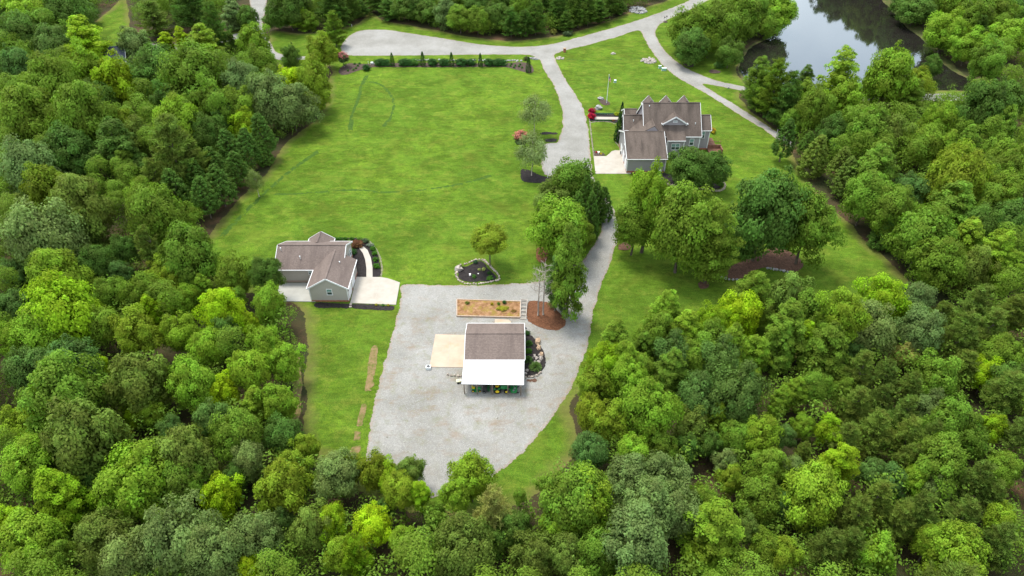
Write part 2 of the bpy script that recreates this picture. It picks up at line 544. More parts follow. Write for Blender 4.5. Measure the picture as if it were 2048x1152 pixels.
def edge_dist(poly, X, Y):
    P_ = np.array(poly); Q_ = np.roll(P_, -1, axis=0)
    best = np.full(len(X), 1e9)
    for a, b in zip(P_, Q_):
        d = b - a; L = d @ d + 1e-9
        u = np.clip(((X - a[0]) * d[0] + (Y - a[1]) * d[1]) / L, 0, 1)
        best = np.minimum(best, (X - a[0] - u * d[0])**2 + (Y - a[1] - u * d[1])**2)
    return np.sqrt(best)


def sheet(name, pts, z, mat, step=1.0, amp=0.3, grid=2.0, label=None, kind="structure", curve=True, worn=None, sc=0.35, seed=0, mound=0.0, parent=None):
    pl = smooth_poly(pts, step, amp, sc, seed, curve)
    a = np.array(pl)
    gx, gy = np.meshgrid(np.arange(a[:, 0].min(), a[:, 0].max(), grid), np.arange(a[:, 1].min(), a[:, 1].max(), grid))
    X, Y = gx.ravel(), gy.ravel()
    if len(X):
        k = inside(pl, X, Y)
        X, Y = X[k], Y[k]
        if len(X):
            k = edge_dist(pl, X, Y) > grid * 0.35
            X, Y = X[k], Y[k]
    n = len(pl)
    vc = [Vector(p) for p in pl] + [Vector((x, y)) for x, y in zip(X, Y)]
    vo, eo, fo, *_ = delaunay_2d_cdt(vc, [(i, (i + 1) % n) for i in range(n)], [], 0, 1e-5)
    V = np.array([(v.x, v.y) for v in vo])
    Fc = np.array([f for f in fo if len(f) == 3])
    cen = V[Fc].mean(axis=1)
    Fc = Fc[inside(pl, cen[:, 0], cen[:, 1])]
    ed = edge_dist(pl, V[:, 0], V[:, 1])
    me = bpy.data.meshes.new(name)
    Z = np.full(len(V), z) + (mound * np.minimum(1, ed / 1.2) if mound else 0)
    me.from_pydata(np.column_stack([V, Z]).tolist(), [], Fc.tolist())
    at = me.attributes.new("edge", 'FLOAT', 'POINT'); at.data.foreach_set("value", ed.astype(np.float32))
    if worn is not None:
        at = me.attributes.new("worn", 'FLOAT', 'POINT'); at.data.foreach_set("value", worn(V[:, 0], V[:, 1]).astype(np.float32))
    me.materials.append(M[mat])
    me.polygons.foreach_set("use_smooth", [True] * len(me.polygons))
    if me.polygons and me.polygons[0].normal.z < 0: me.flip_normals()
    o = bpy.data.objects.new(name, me); COL.objects.link(o)
    if parent: o.parent = parent
    if kind: o["kind"] = kind
    if label: o["label"] = label
    return o


def PX(lst, ox=0, oy=0, s=1.0, z=0.0):
    return [G(ox + x / s, oy + y / s, z) for x, y in lst]


g = MB(); g.add([(-2500, -1500, 0), (2500, -1500, 0), (2500, 3500, 0), (-2500, 3500, 0)], [(0, 1, 2, 3)])
tag(g.build("ground", M["soil"]), "brown leaf litter and clay floor of the woods", kind="structure")

LAWN = PX([(655, 135), (652, 170), (648, 205), (632, 235), (604, 258), (570, 285), (545, 318), (522, 350), (492, 378), (458, 415), (428, 450), (408, 480), (385, 530),
           (420, 575), (520, 592), (585, 612), (604, 660), (606, 700), (596, 760), (606, 800), (592, 870), (630, 930), (700, 985), (800, 1030), (950, 1040), (1050, 1015),
           (1120, 960), (1160, 905), (1160, 850), (1150, 812), (1175, 780), (1250, 760), (1400, 740), (1600, 720), (1800, 690), (1880, 640), (1850, 590), (1812, 548),
           (1758, 500), (1712, 455), (1658, 402), (1608, 342), (1588, 303), (1572, 270), (1525, 236), (1492, 206), (1482, 190), (1502, 178), (1490, 160), (1478, 150), (1480, 120),
           (1470, 60), (1500, -70), (1380, -50), (1335, -2), (1288, 14), (1250, 26), (1200, 46), (1150, 62), (1100, 72), (1020, 80), (930, 70), (850, 54), (770, 40), (740, 20), (715, 45), (660, 60),
           (600, 66), (545, 60), (528, 84), (520, 110), (540, 128), (580, 150), (620, 150)])
sheet("lawn", LAWN, 0.02, "lawn", 1.5, 0.8, 2.2, "bright mown grass around the houses", sc=0.16)
CLEAR = PX([(170, 62), (215, 20), (252, -12), (262, 30), (268, 66), (292, 82), (240, 112), (180, 100)])
sheet("grass_clearing", CLEAR, 0.02, "lawn", 1.5, 0.8, 2.2, "grass clearing in the far left woods", sc=0.16, seed=3)
sheet("grass_verge", PX([(1840, 184), (1950, 180), (2150, 180), (2150, 236), (1840, 232)]), 0.024, "lawn", 1.5, 0.6, 2.0, "grass verge along the road below the pond", sc=0.16, seed=5)
sheet("grass_verge", PX([(1480, 186), (1500, 184), (1600, 203), (1640, 212), (1600, 235), (1540, 222)]), 0.024, "lawn", 1.5, 0.6, 2.0, "grass between the lane and the track", sc=0.16, seed=6)
def stripe(pts, w, z, label, seed, nm="mowing_track", mt="mow_line"):
    q = [Vector(a) for a in PX(pts)]
    L_, R_ = [], []
    for i, a in enumerate(q):
        d = (q[min(i + 1, len(q) - 1)] - q[max(i - 1, 0)]).normalized(); n_ = Vector((-d.y, d.x)) * w / 2
        L_.append(tuple(a + n_)); R_.append(tuple(a - n_))
    sheet(nm, L_ + R_[::-1], z, mt, 0.8, 0.15, 1.0, label, seed=seed)
stripe([(545, 388), (620, 386), (700, 380), (780, 384), (860, 378), (930, 366), (985, 350)], 2.2, 0.0242, "faint dark tyre line across the big lawn", 1)
stripe([(440, 476), (470, 445), (505, 410), (545, 372), (590, 335), (640, 300)], 2.4, 0.0283, "faint dark tyre line along the lawn's west side", 2)
stripe([(700, 262), (705, 230), (716, 200), (724, 170), (735, 150)], 2.4, 0.0324, "faint dark tyre line below the hedge", 3)
stripe([(716, 163), (750, 165), (772, 178), (786, 200), (784, 230), (765, 255)], 2.2, 0.0365, "faint curved tyre line below the hedge", 4)
stripe([(1130, 118), (1170, 121), (1230, 119), (1290, 117)], 2.0, 0.0325, "shallow dark drain line across the front meadow", 5)
ruts = [[(1225, 425), (1215, 480), (1198, 530), (1180, 580), (1165, 640), (1150, 700), (1110, 770), (1050, 830), (980, 870)], [(1140, 170), (1148, 215), (1152, 260), (1155, 310), (1165, 345)],
        [(1170, 560), (1120, 590), (1060, 588), (960, 584), (880, 588), (840, 620), (822, 680), (815, 750), (830, 820), (890, 850)], [(700, 95), (780, 88), (880, 98), (980, 104), (1080, 104), (1180, 84), (1270, 58), (1340, 30)], [(760, 880), (840, 900), (920, 890), (990, 850), (1040, 820)]]
for i, rt in enumerate(ruts):
    q = PX(rt)
    for sgn in (-1, 1):
        off = []
        for j, a in enumerate(q):
            d = (Vector(q[min(j + 1, len(q) - 1)]) - Vector(q[max(j - 1, 0)])).normalized(); off.append(S(a[0] - d.y * .85 * sgn, a[1] + d.x * .85 * sgn, 0))
        stripe(off, 0.75, 0.0443 + 0.0008 * (2 * i + (sgn > 0)), "compacted wheel rut in the gravel", 60 + 2 * i + (sgn > 0), "wheel_rut", "gravel_rut")
LANE = PX([(480, -20), (480, 60), (420, 60), (380, 70), (330, 80), (260, 55), (255, 80), (280, 104), (340, 106), (420, 100), (500, 90), (530, 118), (570, 128), (680, 124), (690, 100), (600, 100), (560, 95), (550, 40), (550, -20)])
sheet("path_verge", PX([(405, 78), (425, 62), (470, 60), (500, 66), (500, 96), (540, 128), (500, 120), (440, 108), (400, 108)]), 0.028, "lawn", 1.5, 0.6, 2.0, "grass beside the left gravel lane", sc=0.16, seed=4)

ROAD = PX([(1440, -44), (1395, -10), (1370, 4), (1330, 20), (1280, 38), (1225, 55), (1160, 73), (1100, 88), (1040, 93), (960, 88), (880, 75), (820, 66), (770, 59), (725, 60), (702, 68),
           (686, 82), (680, 98), (690, 111), (800, 112), (900, 111), (1000, 110), (1058, 111), (1076, 119), (1086, 140), (1101, 165), (1115, 195), (1122, 225), (1122, 255), (1117, 272),
           (1111, 284), (1090, 286), (1080, 300), (1080, 330), (1090, 351), (1128, 356), (1152, 372), (1180, 408), (1197, 436), (1200, 458), (1187, 484), (1172, 508), (1150, 535),
           (1108, 556), (1060, 562), (1000, 567), (920, 569), (860, 568), (803, 567), (799, 600), (788, 640), (772, 700), (758, 750), (745, 800), (735, 860), (727, 920), (738, 960),
           (780, 990), (850, 1002), (920, 987), (985, 958), (1030, 927), (1085, 867), (1120, 820), (1151, 768), (1166, 730), (1180, 690), (1186, 650), (1195, 605), (1210, 560), (1226, 520),
           (1238, 480), (1240, 450), (1228, 415), (1212, 390), (1196, 366), (1188, 348), (1184, 310), (1180, 270), (1176, 240), (1169, 216), (1152, 187), (1132, 157), (1118, 130),
           (1111, 110), (1130, 102), (1180, 90), (1230, 76), (1276, 62), (1286, 76), (1300, 100), (1323, 130), (1348, 152), (1385, 174), (1420, 194), (1470, 226), (1520, 257), (1580, 296),
           (1590, 287), (1528, 245), (1472, 209), (1432, 185), (1408, 169), (1440, 174), (1490, 184), (1560, 200), (1700, 203), (1880, 203), (2150, 204), (2150, 187), (1880, 186),
           (1700, 186), (1560, 183), (1490, 172), (1440, 162), (1400, 148), (1368, 132), (1338, 108), (1320, 84), (1313, 63), (1327, 45), (1360, 30), (1405, 8), (1460, -26)])
sheet("gravel_road", ROAD, 0.04, "gravel", 0.9, 0.42, 1.6, "pale gravel road, drive and yard", sc=0.5,
      worn=lambda X, Y: np.clip((112 - Y) / 10, 0, 1) * np.clip((Y - 60) / 14, 0.25, 1))
sheet("gravel_lane", PX([(498, -20), (500, 20), (500, 45), (490, 62), (455, 70), (425, 77), (395, 82), (330, 88), (290, 84), (268, 62), (262, 76), (290, 98), (330, 101), (400, 95), (440, 88), (480, 78), (505, 72), (516, 88),
                         (530, 104), (545, 118), (575, 122), (640, 118), (690, 112), (690, 106), (640, 110), (585, 112), (556, 104), (545, 88), (531, 66), (528, 40), (534, 18), (532, -20)]),
      0.048, "gravel", 1.0, 0.2, 1.6, "pale gravel lane curving through the far left trees", sc=0.5, worn=lambda X, Y: X * 0)
sheet("grass_strip", PX([(1372, 154), (1400, 170), (1430, 190), (1480, 221), (1530, 253), (1575, 284), (1578, 280), (1532, 249), (1482, 217), (1432, 187), (1402, 168), (1376, 153)]), 0.05, "verge", 1.0, 0.12, 1.2,
      "thin grass strip between the two ruts of the track", seed=7)
sheet("pond_bank", PX([(1470, 120), (1490, 95), (1540, 60), (1590, -60), (1630, -120), (1690, -75), (1760, -30), (1800, 10), (1850, 60), (1890, 110), (1935, 148), (1960, 175), (1900, 182), (1500, 176)]), 0.03, "bank", 1.5, 1.0, 2.5,
      "bare clay bank around the pond", sc=0.12, seed=2)
POND = PX([(1478, 140), (1496, 100), (1530, 80), (1556, 66), (1575, 30), (1590, -50), (1640, -110), (1685, -60), (1745, -22), (1764, 0), (1786, 24), (1812, 54), (1844, 78), (1869, 106), (1888, 130), (1918, 149), (1948, 166), (1938, 179),
           (1880, 181), (1700, 180), (1560, 172), (1500, 160)])
sheet("pond_water", POND, 0.045, "water", 1.5, 0.5, 4.0, "still dark pond reflecting sky and trees", sc=0.3, seed=1)

BED = [
 ("mulch_bed", "brown_mulch", PX([(255, 490), (275, 455), (330, 428), (430, 432), (520, 428), (700, 425), (1000, 425), (1380, 430), (1480, 420), (1560, 430), (1590, 480), (1565, 502), (1520, 492), (1390, 458), (1000, 458), (700, 458), (500, 458), (400, 480), (330, 505), (285, 512)], 600, 0, 3.388), "brown mulch border under the hedge by the road"),
 ("mulch_bed", "black_mulch", PX([(425, 530), (480, 510), (630, 518), (640, 545), (560, 548), (450, 552)], 1000, 170, 5.485), "black mulch tongue beside the drive, upper"),
 ("mulch_bed", "black_mulch", PX([(475, 590), (560, 585), (632, 575), (622, 625), (500, 628)], 1000, 170, 5.485), "black mulch tongue at the parking bay, lower"),
 ("mulch_bed", "black_mulch", PX([(215, 1000), (230, 920), (330, 930), (430, 980), (500, 1000), (640, 1000), (640, 1030), (500, 1078), (330, 1080), (240, 1060)], 1000, 170, 5.485), "black mulch bed under the lower birch"),
 ("mulch_bed", "black_mulch", PX([(130, 640), (160, 590), (210, 580), (280, 545), (330, 545), (370, 590), (440, 660), (448, 688), (380, 706), (200, 712), (135, 680)], 880, 380, 3.84), "black mulch island with stone edging"),
 ("mulch_bed", "black_mulch", PX([(1040, 660), (1390, 660), (1405, 560), (1385, 440), (1345, 350), (1265, 260), (1180, 205), (820, 205), (820, 240), (1050, 250)], 520, 440, 5.759), "black mulch around the curved walk"),
 ("mulch_bed", "black_mulch", PX([(620, 1020), (628, 945), (1035, 958), (1560, 980), (1545, 1055), (1000, 1030)], 520, 440, 5.759), "black mulch strip below the concrete apron"),
 ("pine_straw_bed", "pine_straw", PX([(1030, 108), (1018, 295), (1100, 350), (1200, 385), (1330, 397), (1398, 352), (1412, 290), (1330, 200), (1260, 120), (1150, 100)], 840, 580, 4.8), "rust brown pine straw under the dead trees"),
 ("pine_straw_bed", "pine_straw", PX([(735, 440), (830, 450), (830, 545), (780, 570), (735, 540)], 880, 380, 3.84), "pine straw patch behind the dead trees"),
 ("pine_straw_bed", "pine_straw", PX([(1150, 330), (1230, 290), (1190, 385), (1130, 440), (1080, 460)], 880, 380, 3.84), "pine straw strip beside the drive"),
 ("mulch_bed", "black_mulch", PX([(1008, 380), (1080, 425), (1140, 500), (1205, 600), (1220, 720), (1160, 805), (1060, 845), (985, 850)], 840, 580, 4.8), "dark bed with boulders at the right wall of the shed"),
 ("mulch_bed", "brown_straw", PX([(1010, 860), (1050, 910), (1150, 925), (1290, 850), (1380, 830), (1560, 870), (1650, 820), (1600, 740), (1430, 660), (1300, 720), (1120, 790)], 1180, 320, 3.84), "red brown mulch under the big trees"),
 ("mulch_bed", "brown_straw", PX([(820, 950), (860, 920), (910, 930), (925, 975), (880, 1002), (830, 990)], 1180, 320, 3.84), "round mulch ring under the leaning tree"),
 ("mulch_bed", "brown_straw", PX([(210, 690), (220, 645), (290, 630), (330, 670), (290, 700)], 1180, 320, 3.84), "mulch patch at the edge of the drive"),
 ("mulch_bed", "black_mulch", PX([(760, 890), (900, 880), (1300, 960), (1440, 980), (1480, 1010), (1440, 1050), (1350, 1040), (880, 990), (780, 965)], 1150, 170, 5.009), "dark mulch bed behind the big house"),
 ("mulch_bed", "brown_mulch", PX([(225, 135), (290, 140), (355, 175), (350, 205), (290, 210), (250, 185)], 1150, 170, 5.009), "mulch ring at the flagpole"),
 ("mulch_bed", "black_mulch", PX([(190, 235), (225, 215), (270, 235), (265, 255), (205, 252)], 1150, 170, 5.009), "mulch ring under the boulder"),
 ("mulch_bed", "black_mulch", PX([(140, 385), (140, 300), (200, 290), (440, 300), (470, 330), (440, 350), (480, 480), (500, 540), (505, 655), (455, 655), (440, 600), (400, 570), (410, 395), (300, 368), (200, 370)], 1150, 170, 5.009), "dark mulch beside the front walk"),
 ("mulch_bed", "brown_mulch", PX([(178, 650), (230, 665), (325, 695), (290, 716), (185, 714)], 1150, 170, 5.009), "mulch corner bed by the drive"),
 ("mulch_bed", "brown_mulch", PX([(1070, 485), (1095, 470), (1160, 485), (1150, 500), (1090, 500)], 1100, 0, 3.388), "bare mulch ring at the edge of the pond"),
 ("mulch_bed", "brown_mulch", PX([(890, 430), (970, 430), (980, 455), (940, 460), (905, 445)], 1100, 0, 3.388), "mulch patch under the waterside trees"),
 ("mulch_bed", "brown_mulch", PX([(760, 150), (780, 140), (805, 150), (785, 158)], 1100, 0, 3.388), "mulch patch at the mailboxes"),
 ("mulch_bed", "brown_mulch", PX([(150, 490), (170, 455), (215, 455), (190, 480)], 600, 0, 3.388), "mulch patch under the slim trees"),
]
for i, (n_, m_, p_, l_) in enumerate(BED):
    sheet(n_, p_, 0.056 + 0.0041 * i, m_, 0.5, 0.12, 1.0, l_, seed=20 + i, sc=0.8)
sheet("dirt_patch", PX([(1000, 850), (1060, 850), (1160, 812), (1215, 740), (1240, 800), (1160, 880), (1050, 905), (990, 905)], 840, 580, 4.8), 0.05, "brown_straw", 0.5, 0.2, 1, "brown dirt below the shed bed", seed=50)
sheet("dirt_patch", PX([(592, 700), (604, 730), (606, 780), (600, 850), (590, 880), (582, 830), (584, 760)]), 0.05, "worn_path", 0.6, 0.3, 1, "bare clay at the wood's edge", seed=51)
sheet("dirt_patch", PX([(756, 690), (751, 760), (741, 800), (731, 850), (722, 900), (706, 938), (690, 930), (706, 880), (716, 830), (730, 770), (742, 690)]), 0.05, "worn_path" , 0.6, 0.25, 1, "bare tyre track along the gravel edge", seed=52)

def slab(name, pts, z0, z1, mat, label, curve=False, step=0.8, kind="structure", parent=None, cat=None):
    pl = smooth_poly(pts, step if curve else 1e9, 0, curve=curve)
    a = sum(pl[i][0] * pl[(i + 1) % len(pl)][1] - pl[(i + 1) % len(pl)][0] * pl[i][1] for i in range(len(pl)))
    if a < 0: pl.reverse()
    m = MB(); m.prism(pl, z0, z1)
    o = m.build(name, M[mat], parent, bevel=0.02)
    return tag(o, label, cat, kind=kind)

def joint(pxs, z, w=0.06):
    pass
# ---------------------------------------------------------------- concrete
A5 = lambda l: PX(l, 520, 440, 5.759)
A7 = lambda l: PX(l, 840, 580, 4.8)
AM = lambda l: PX(l, 1150, 170, 5.009)
slab("concrete_apron", A5([(1040, 960), (1110, 660), (1390, 662), (1470, 676), (1540, 698), (1612, 724), (1566, 980)]), 0.0, 0.14, "pad_concrete", "cream concrete apron right of the small house")
slab("concrete_patio", A5([(230, 728), (640, 728), (640, 945), (180, 938)]), 0.0, 0.14, "grey_concrete", "pale grey concrete pad left of the small house")
slab("walkway", A5([(1225, 662), (1226, 560), (1212, 460), (1185, 385), (1140, 325), (1190, 308), (1240, 350), (1278, 440), (1297, 550), (1297, 662)]), 0.0, 0.12, "walk_concrete", "curved concrete walk to the small house")
slab("concrete_apron", A7([(92, 742), (148, 428), (440, 436), (425, 747)]), 0.0, 0.12, "warm_concrete", "tan concrete apron left of the shed")
slab("concrete_step", A7([(718, 282), (850, 288), (872, 305), (872, 330), (718, 330)]), 0.0, 0.12, "warm_concrete", "small concrete pad behind the shed")
slab("concrete_driveway", AM([(205, 892), (186, 716), (312, 716), (345, 690), (365, 668), (400, 657), (500, 660), (560, 700), (560, 892)]), 0.0, 0.14, "pad_concrete", "cream concrete driveway of the big house")
slab("walkway", AM([(196, 347), (196, 321), (470, 325), (470, 350)]), 0.0, 0.13, "pad_concrete", "straight front walk of the big house")
# control joints are shallow dark saw cuts with a width of their own
mj = MB()
def cut(a, b, z):
    (x0, y0), (x1, y1) = a, b
    mj.beam((x0, y0, z), (x1, y1, z), 0.06, 0.006)
for a, b in (((1395, 662), (1318, 958)), ((1072, 800), (1596, 812))): cut(A5([a])[0], A5([b])[0], 0.141)
for a, b in (((345, 700), (352, 890)), ((198, 800), (555, 800))): cut(AM([a])[0], AM([b])[0], 0.141)
for a, b in (((290, 434), (268, 744)), ((118, 590), (435, 590))): cut(A7([a])[0], A7([b])[0], 0.121)
tag(mj.build("pavement_joints", M["grey_timber"]), "saw cut joints across the concrete", kind="structure")


# ---------------------------------------------------------------- houses
def window(parent, x, y, z, w, h, face='y-', panes=1, name="window"):
    """a sash window of its own: white frame, sill, two glazed sashes; face is the way it looks"""
    fr = MB(); t = 0.11; d = 0.09
    def put(m, u0, v0, u1, v1, d0, d1):
        if face == 'y-': m.box(x + u0, y - d1, z + v0, x + u1, y - d0, z + v1)
        elif face == 'x+': m.box(x + d0, y + u0, z + v0, x + d1, y + u1, z + v1)
        else: m.box(x - d1, y + u0, z + v0, x - d0, y + u1, z + v1)
    put(fr, -w / 2 - t, 0, -w / 2, h, 0, d); put(fr, w / 2, 0, w / 2 + t, h, 0, d)
    put(fr, -w / 2 - t, h, w / 2 + t, h + t, 0, d); put(fr, -w / 2 - t - .05, -t, w / 2 + t + .05, 0, 0, d + 0.05)
    put(fr, -w / 2, h / 2 - 0.04, w / 2, h / 2 + 0.04, 0, d * 0.8)
    for k in range(1, panes):
        u = -w / 2 + w * k / panes
        put(fr, u - 0.06, 0, u + 0.06, h, 0, d * 0.9)
    f = fr.build(name, M["white_trim"], parent)
    p = MB(); put(p, -w / 2, 0, w / 2, h / 2 - 0.04, 0.004, 0.03); p.build("pane", M["glass"], f)
    p = MB(); put(p, -w / 2, h / 2 + 0.04, w / 2, h, 0.004, 0.03); p.build("pane", M["blind"], f)
    return f


def gable(parent, axis, c0, c1, e0, e1, ze, zr, wall, roof, ridge=None, oh=0.35, og=0.3, base=0.0, brick=0.0, trim=True, ze1=None, walls=True, ends=(1, 1)):
    """gabled block; axis is the ridge's, running from c0 to c1; walls at e0 and e1, eaves ze (ze1), ridge zr"""
    r = (e0 + e1) / 2 if ridge is None else ridge
    ze1 = ze if ze1 is None else ze1
    T = (lambda a, b, z: (a, b, z)) if axis == 'x' else (lambda a, b, z: (b, a, z))
    s0, s1 = (zr - ze) / (r - e0), (zr - ze1) / (e1 - r)
    if walls:
        w = MB()
        prof = [(e0, base), (e1, base), (e1, ze1), (r, zr - 0.02), (e0, ze)]
        n = 5
        w.add([T(c0, b, z) for b, z in prof] + [T(c1, b, z) for b, z in prof],
              [tuple(range(n)), tuple(reversed(range(n, 2 * n)))] + [(i, n + i, n + (i + 1) % n, (i + 1) % n) for i in range(n)])
        w.build("wall", M[wall], parent)
        if brick:
            b = MB(); q = 0.04
            b.box(*T(c0 - q, e0 - q, base), *T(c1 + q, e1 + q, base + brick)); b.build("foundation", M["brick"], parent)
    a0, a1 = c0 - (og if ends[0] else 0), c1 + (og if ends[1] else 0)
    t = 0.16; lift = 0.14
    m = MB()
    f0, f1 = e0 - oh, e1 + oh
    z0, z1 = ze - s0 * oh, ze1 - s1 * oh
    m.plate([T(a0, f0, z0 + lift), T(a1, f0, z0 + lift), T(a1, r, zr + lift), T(a0, r, zr + lift)], t)
    m.plate([T(a0, r, zr + lift + 0.002), T(a1, r, zr + lift + 0.002), T(a1, f1, z1 + lift), T(a0, f1, z1 + lift)], t)
    m.beam(T(a0, r, zr + lift + 0.02), T(a1, r, zr + lift + 0.02), 0.34, 0.06)
    rf = m.build("roof", M[roof], parent)
    if trim:
        for fe, zz in ((f0 - 0.07, z0), (f1 + 0.07, z1)):
            k = MB(); k.beam(T(a0, fe, zz + lift - 0.12), T(a1, fe, zz + lift - 0.12), 0.14, 0.17)
            k.build("gutter", M["white_trim"], parent)
        for en, a, sg in ((ends[0], a0, -1), (ends[1], a1, 1)):
            if not en: continue
            k = MB()
            k.beam(T(a + sg * 0.05, f0, z0 + lift - 0.13), T(a + sg * 0.05, r, zr + lift - 0.13), 0.1, 0.3)
            k.beam(T(a + sg * 0.052, r, zr + lift - 0.13), T(a + sg * 0.052, f1, z1 + lift - 0.13), 0.1, 0.3)
            k.build("fascia", M["white_trim"], parent)
    return rf


def corners(parent, pts, z0, z1s, w=0.16):
    for (x, y), z1 in zip(pts, z1s):
        k = MB(); k.box(x - w / 2, y - w / 2, z0, x + w / 2, y + w / 2, z1); k.build("corner_board", M["white_trim"], parent)


def vent(parent, x, y, z):
    lathe([(0.07, -0.3), (0.07, 0.35), (0.13, 0.36), (0.13, 0.42), (0.0, 0.43)], 8, (x, y, z)).build("vent_pipe", M["pale_metal"], parent)


# small house
gh = empty("small_house", (-42, 112, 0), 0, "small taupe house with an L-shaped roof and white garage side by the gravel yard", "house")
O = Vector((42, -112, 0))
def sh(m): return m
def local(parent, fn):
    """build the parts of a house in world coordinates, then hang them on its empty"""
    before = set(bpy.data.objects)
    fn()
    for o in bpy.data.objects:
        if o not in before and o.parent == parent:
            o.location = Vector(o.location) - parent.location
def build_small():
    gable(gh, 'x', -49.2, -35.4, 113.0, 122.6, 3.7, 6.2, "taupe_siding", "rose_shingles", brick=0.5)
    gable(gh, 'y', 106.7, 116.2, -40.9, -33.3, 3.75, 6.05, "taupe_siding", "rose_shingles", brick=0.4, ends=(1, 0))
    # rear porch roof
    gable(gh, 'y', 120.5, 124.4, -44.6, -39.7, 3.3, 4.9, "taupe_siding", "rose_shingles", ends=(0, 1))
    corners(gh, [(-40.9, 106.7), (-33.3, 106.7)], 0.4, [3.6, 3.6])
    window(gh, -36.9, 106.7, 1.9, 0.95, 1.35)
    window(gh, -42.0, 113.0, 2.2, 1.0, 0.8)
    for y in (108.7, 112.2):
        k = MB()
        for j in range(4): k.box(-33.3, y - 1.35, 0.16 + j * 0.56, -33.24, y + 1.35, 0.16 + j * 0.56 + 0.54)
        k.build("garage_door", M["white_trim"], gh)
    k = MB(); k.box(-35.4, 118.6, 1.0, -35.33, 119.5, 3.0); k.build("front_door", M["grey_metal"], gh)
    window(gh, -35.4, 120.8, 1.5, 1.0, 1.4, 'x+')
    window(gh, -35.4, 117.2, 1.5, 0.8, 1.4, 'x+')
    for x, y in ((-48.6, 116.6), (-44.3, 114.9)): vent(gh, x, y, 3.7 + (y - 113) * 0.53 + 0.4)
    vent(gh, -35.6, 112.9, 5.2)
    for x in (-33.25,):
        for y in (110.45, 107.0, 114.6):
            lathe([(0.02, 0.12), (0.09, 0.1), (0.09, -0.08), (0.02, -0.1)], 8, (-33.12, y, 2.65)).build("wall_lamp", M["dark_metal"], gh)
local(gh, build_small)

# big house
bh = empty("big_house", (42, 172, 0), 0, "large grey house with steep brown gabled roofs and dormers beside the drive", "house")
def build_big():
    gable(bh, 'x', 36.0, 51.0, 169.5, 183.5, 5.9, 12.0, "grey_siding", "brown_shingles", oh=0.4, base=0.0, brick=0.5)
    # left wing, and its lower roof further out
    gable(bh, 'x', 31.0, 36.1, 173.2, 179.6, 5.9, 8.5, "grey_siding", "brown_shingles", ends=(1, 0), brick=0.5)
    gable(bh, 'x', 32.6, 36.0, 181.0, 189.0, 4.2, 6.4, "grey_siding", "brown_shingles", ends=(1, 0), brick=0.4)
    # right wing
    gable(bh, 'x', 51.1, 54.3, 172.6, 179.2, 6.1, 8.7, "grey_siding", "brown_shingles", ends=(0, 1), brick=0.5)
    gable(bh, 'x', 51.0, 52.4, 182.0, 187.5, 4.6, 6.6, "grey_siding", "brown_shingles", ends=(0, 1), brick=0.4)
    # garage
    gable(bh, 'x', 30.2, 40.2, 159.5, 175.4, 4.35, 7.9, "grey_siding", "brown_shingles", oh=0.4, brick=0.6)
    # roof that joins the garage to the main block
    gable(bh, 'y', 168.5, 177.5, 32.0, 41.0, 5.6, 8.9, "grey_siding", "brown_shingles", ridge=38.0, ends=(0, 0), trim=False, oh=0.2)
    # cross dormer on the rear slope
    gable(bh, 'y', 171.6, 177.0, 41.0, 47.2, 8.4, 10.3, "grey_siding", "brown_shingles", base=6.6, ends=(1, 0), oh=0.35, og=0.35)
    corners(bh, [(41.0, 171.6), (47.2, 171.6)], 6.7, [8.3, 8.3], 0.2)
    # front dormers, their peaks just seen over the ridge
    for x in (38.4, 43.3, 48.3):
        gable(bh, 'y', 179.0, 182.6, x - 1.5, x + 1.5, 9.5, 11.3, "grey_siding", "brown_shingles", base=8.0, ends=(0, 1), oh=0.3)
    # breakfast bay with its own lean-to roof
    m = MB(); m.box(42.0, 167.6, 0, 46.4, 169.5, 5.3); m.build("wall", M["grey_siding"], bh)
    m = MB(); m.plate([(41.7, 167.2, 5.45), (46.7, 167.2, 5.45), (46.9, 171.58, 7.3), (41.6, 171.58, 7.3)], 0.16); m.build("roof", M["brown_shingles"], bh)
    m = MB(); m.beam((41.7, 167.13, 5.32), (46.7, 167.13, 5.32), 0.14, 0.18); m.build("gutter", M["white_trim"], bh)
    corners(bh, [(42.0, 167.6), (46.4, 167.6), (51.0, 169.5), (54.3, 172.6), (30.2, 159.5), (40.2, 159.5), (31.0, 173.2)], 0.5, [5.2, 5.2, 5.6, 5.8, 4.1, 4.1, 5.6], 0.22)
    window(bh, 44.2, 167.6, 2.6, 2.1, 1.7, panes=2)
    window(bh, 48.9, 169.5, 3.0, 1.0, 1.75)
    window(bh, 52.5, 172.6, 3.6, 1.0, 1.75)
    window(bh, 37.4, 159.5, 1.9, 1.0, 1.5)
    window(bh, 44.1, 171.6, 8.75, 0.9, 0.32, name="attic_window")
    window(bh, 30.2, 166.0, 5.0, 0.9, 0.9, 'x-')
    for y in (162.2, 166.4, 170.3):
        k = MB()
        for j in range(4): k.box(30.13, y - 1.4, 0.16 + j * 0.58, 30.2, y + 1.4, 0.16 + j * 0.58 + 0.56)
        k.build("garage_door", M["white_trim"], bh)
    vent(bh, 37.4, 175.6, 11.3); vent(bh, 33.4, 174.9, 7.4); vent(bh, 49.7, 171.8, 8.0)
    # low brick terrace and steps on the right
    m = MB(); m.box(54.4, 172.4, 0, 58.2, 172.75, 1.5); m.box(57.9, 170.2, 0, 58.2, 172.4, 1.3); m.box(54.4, 170.2, 0, 57.9, 172.4, 0.5); m.box(54.4, 172.8, 0, 56.6, 176.8, 1.5)
    m.build("terrace", M["deck_wood"], bh, bevel=0.02)
    m = MB()
    for i in range(6):
        x = 55.0 + i * 0.6
        m.beam((x, 172.9, 1.5), (x, 172.9, 2.4), 0.07, 0.07)
    m.beam((54.9, 172.9, 2.4), (58.1, 172.9, 2.4), 0.12, 0.06); m.build("railing", M["deck_wood"], bh)
local(bh, build_big)

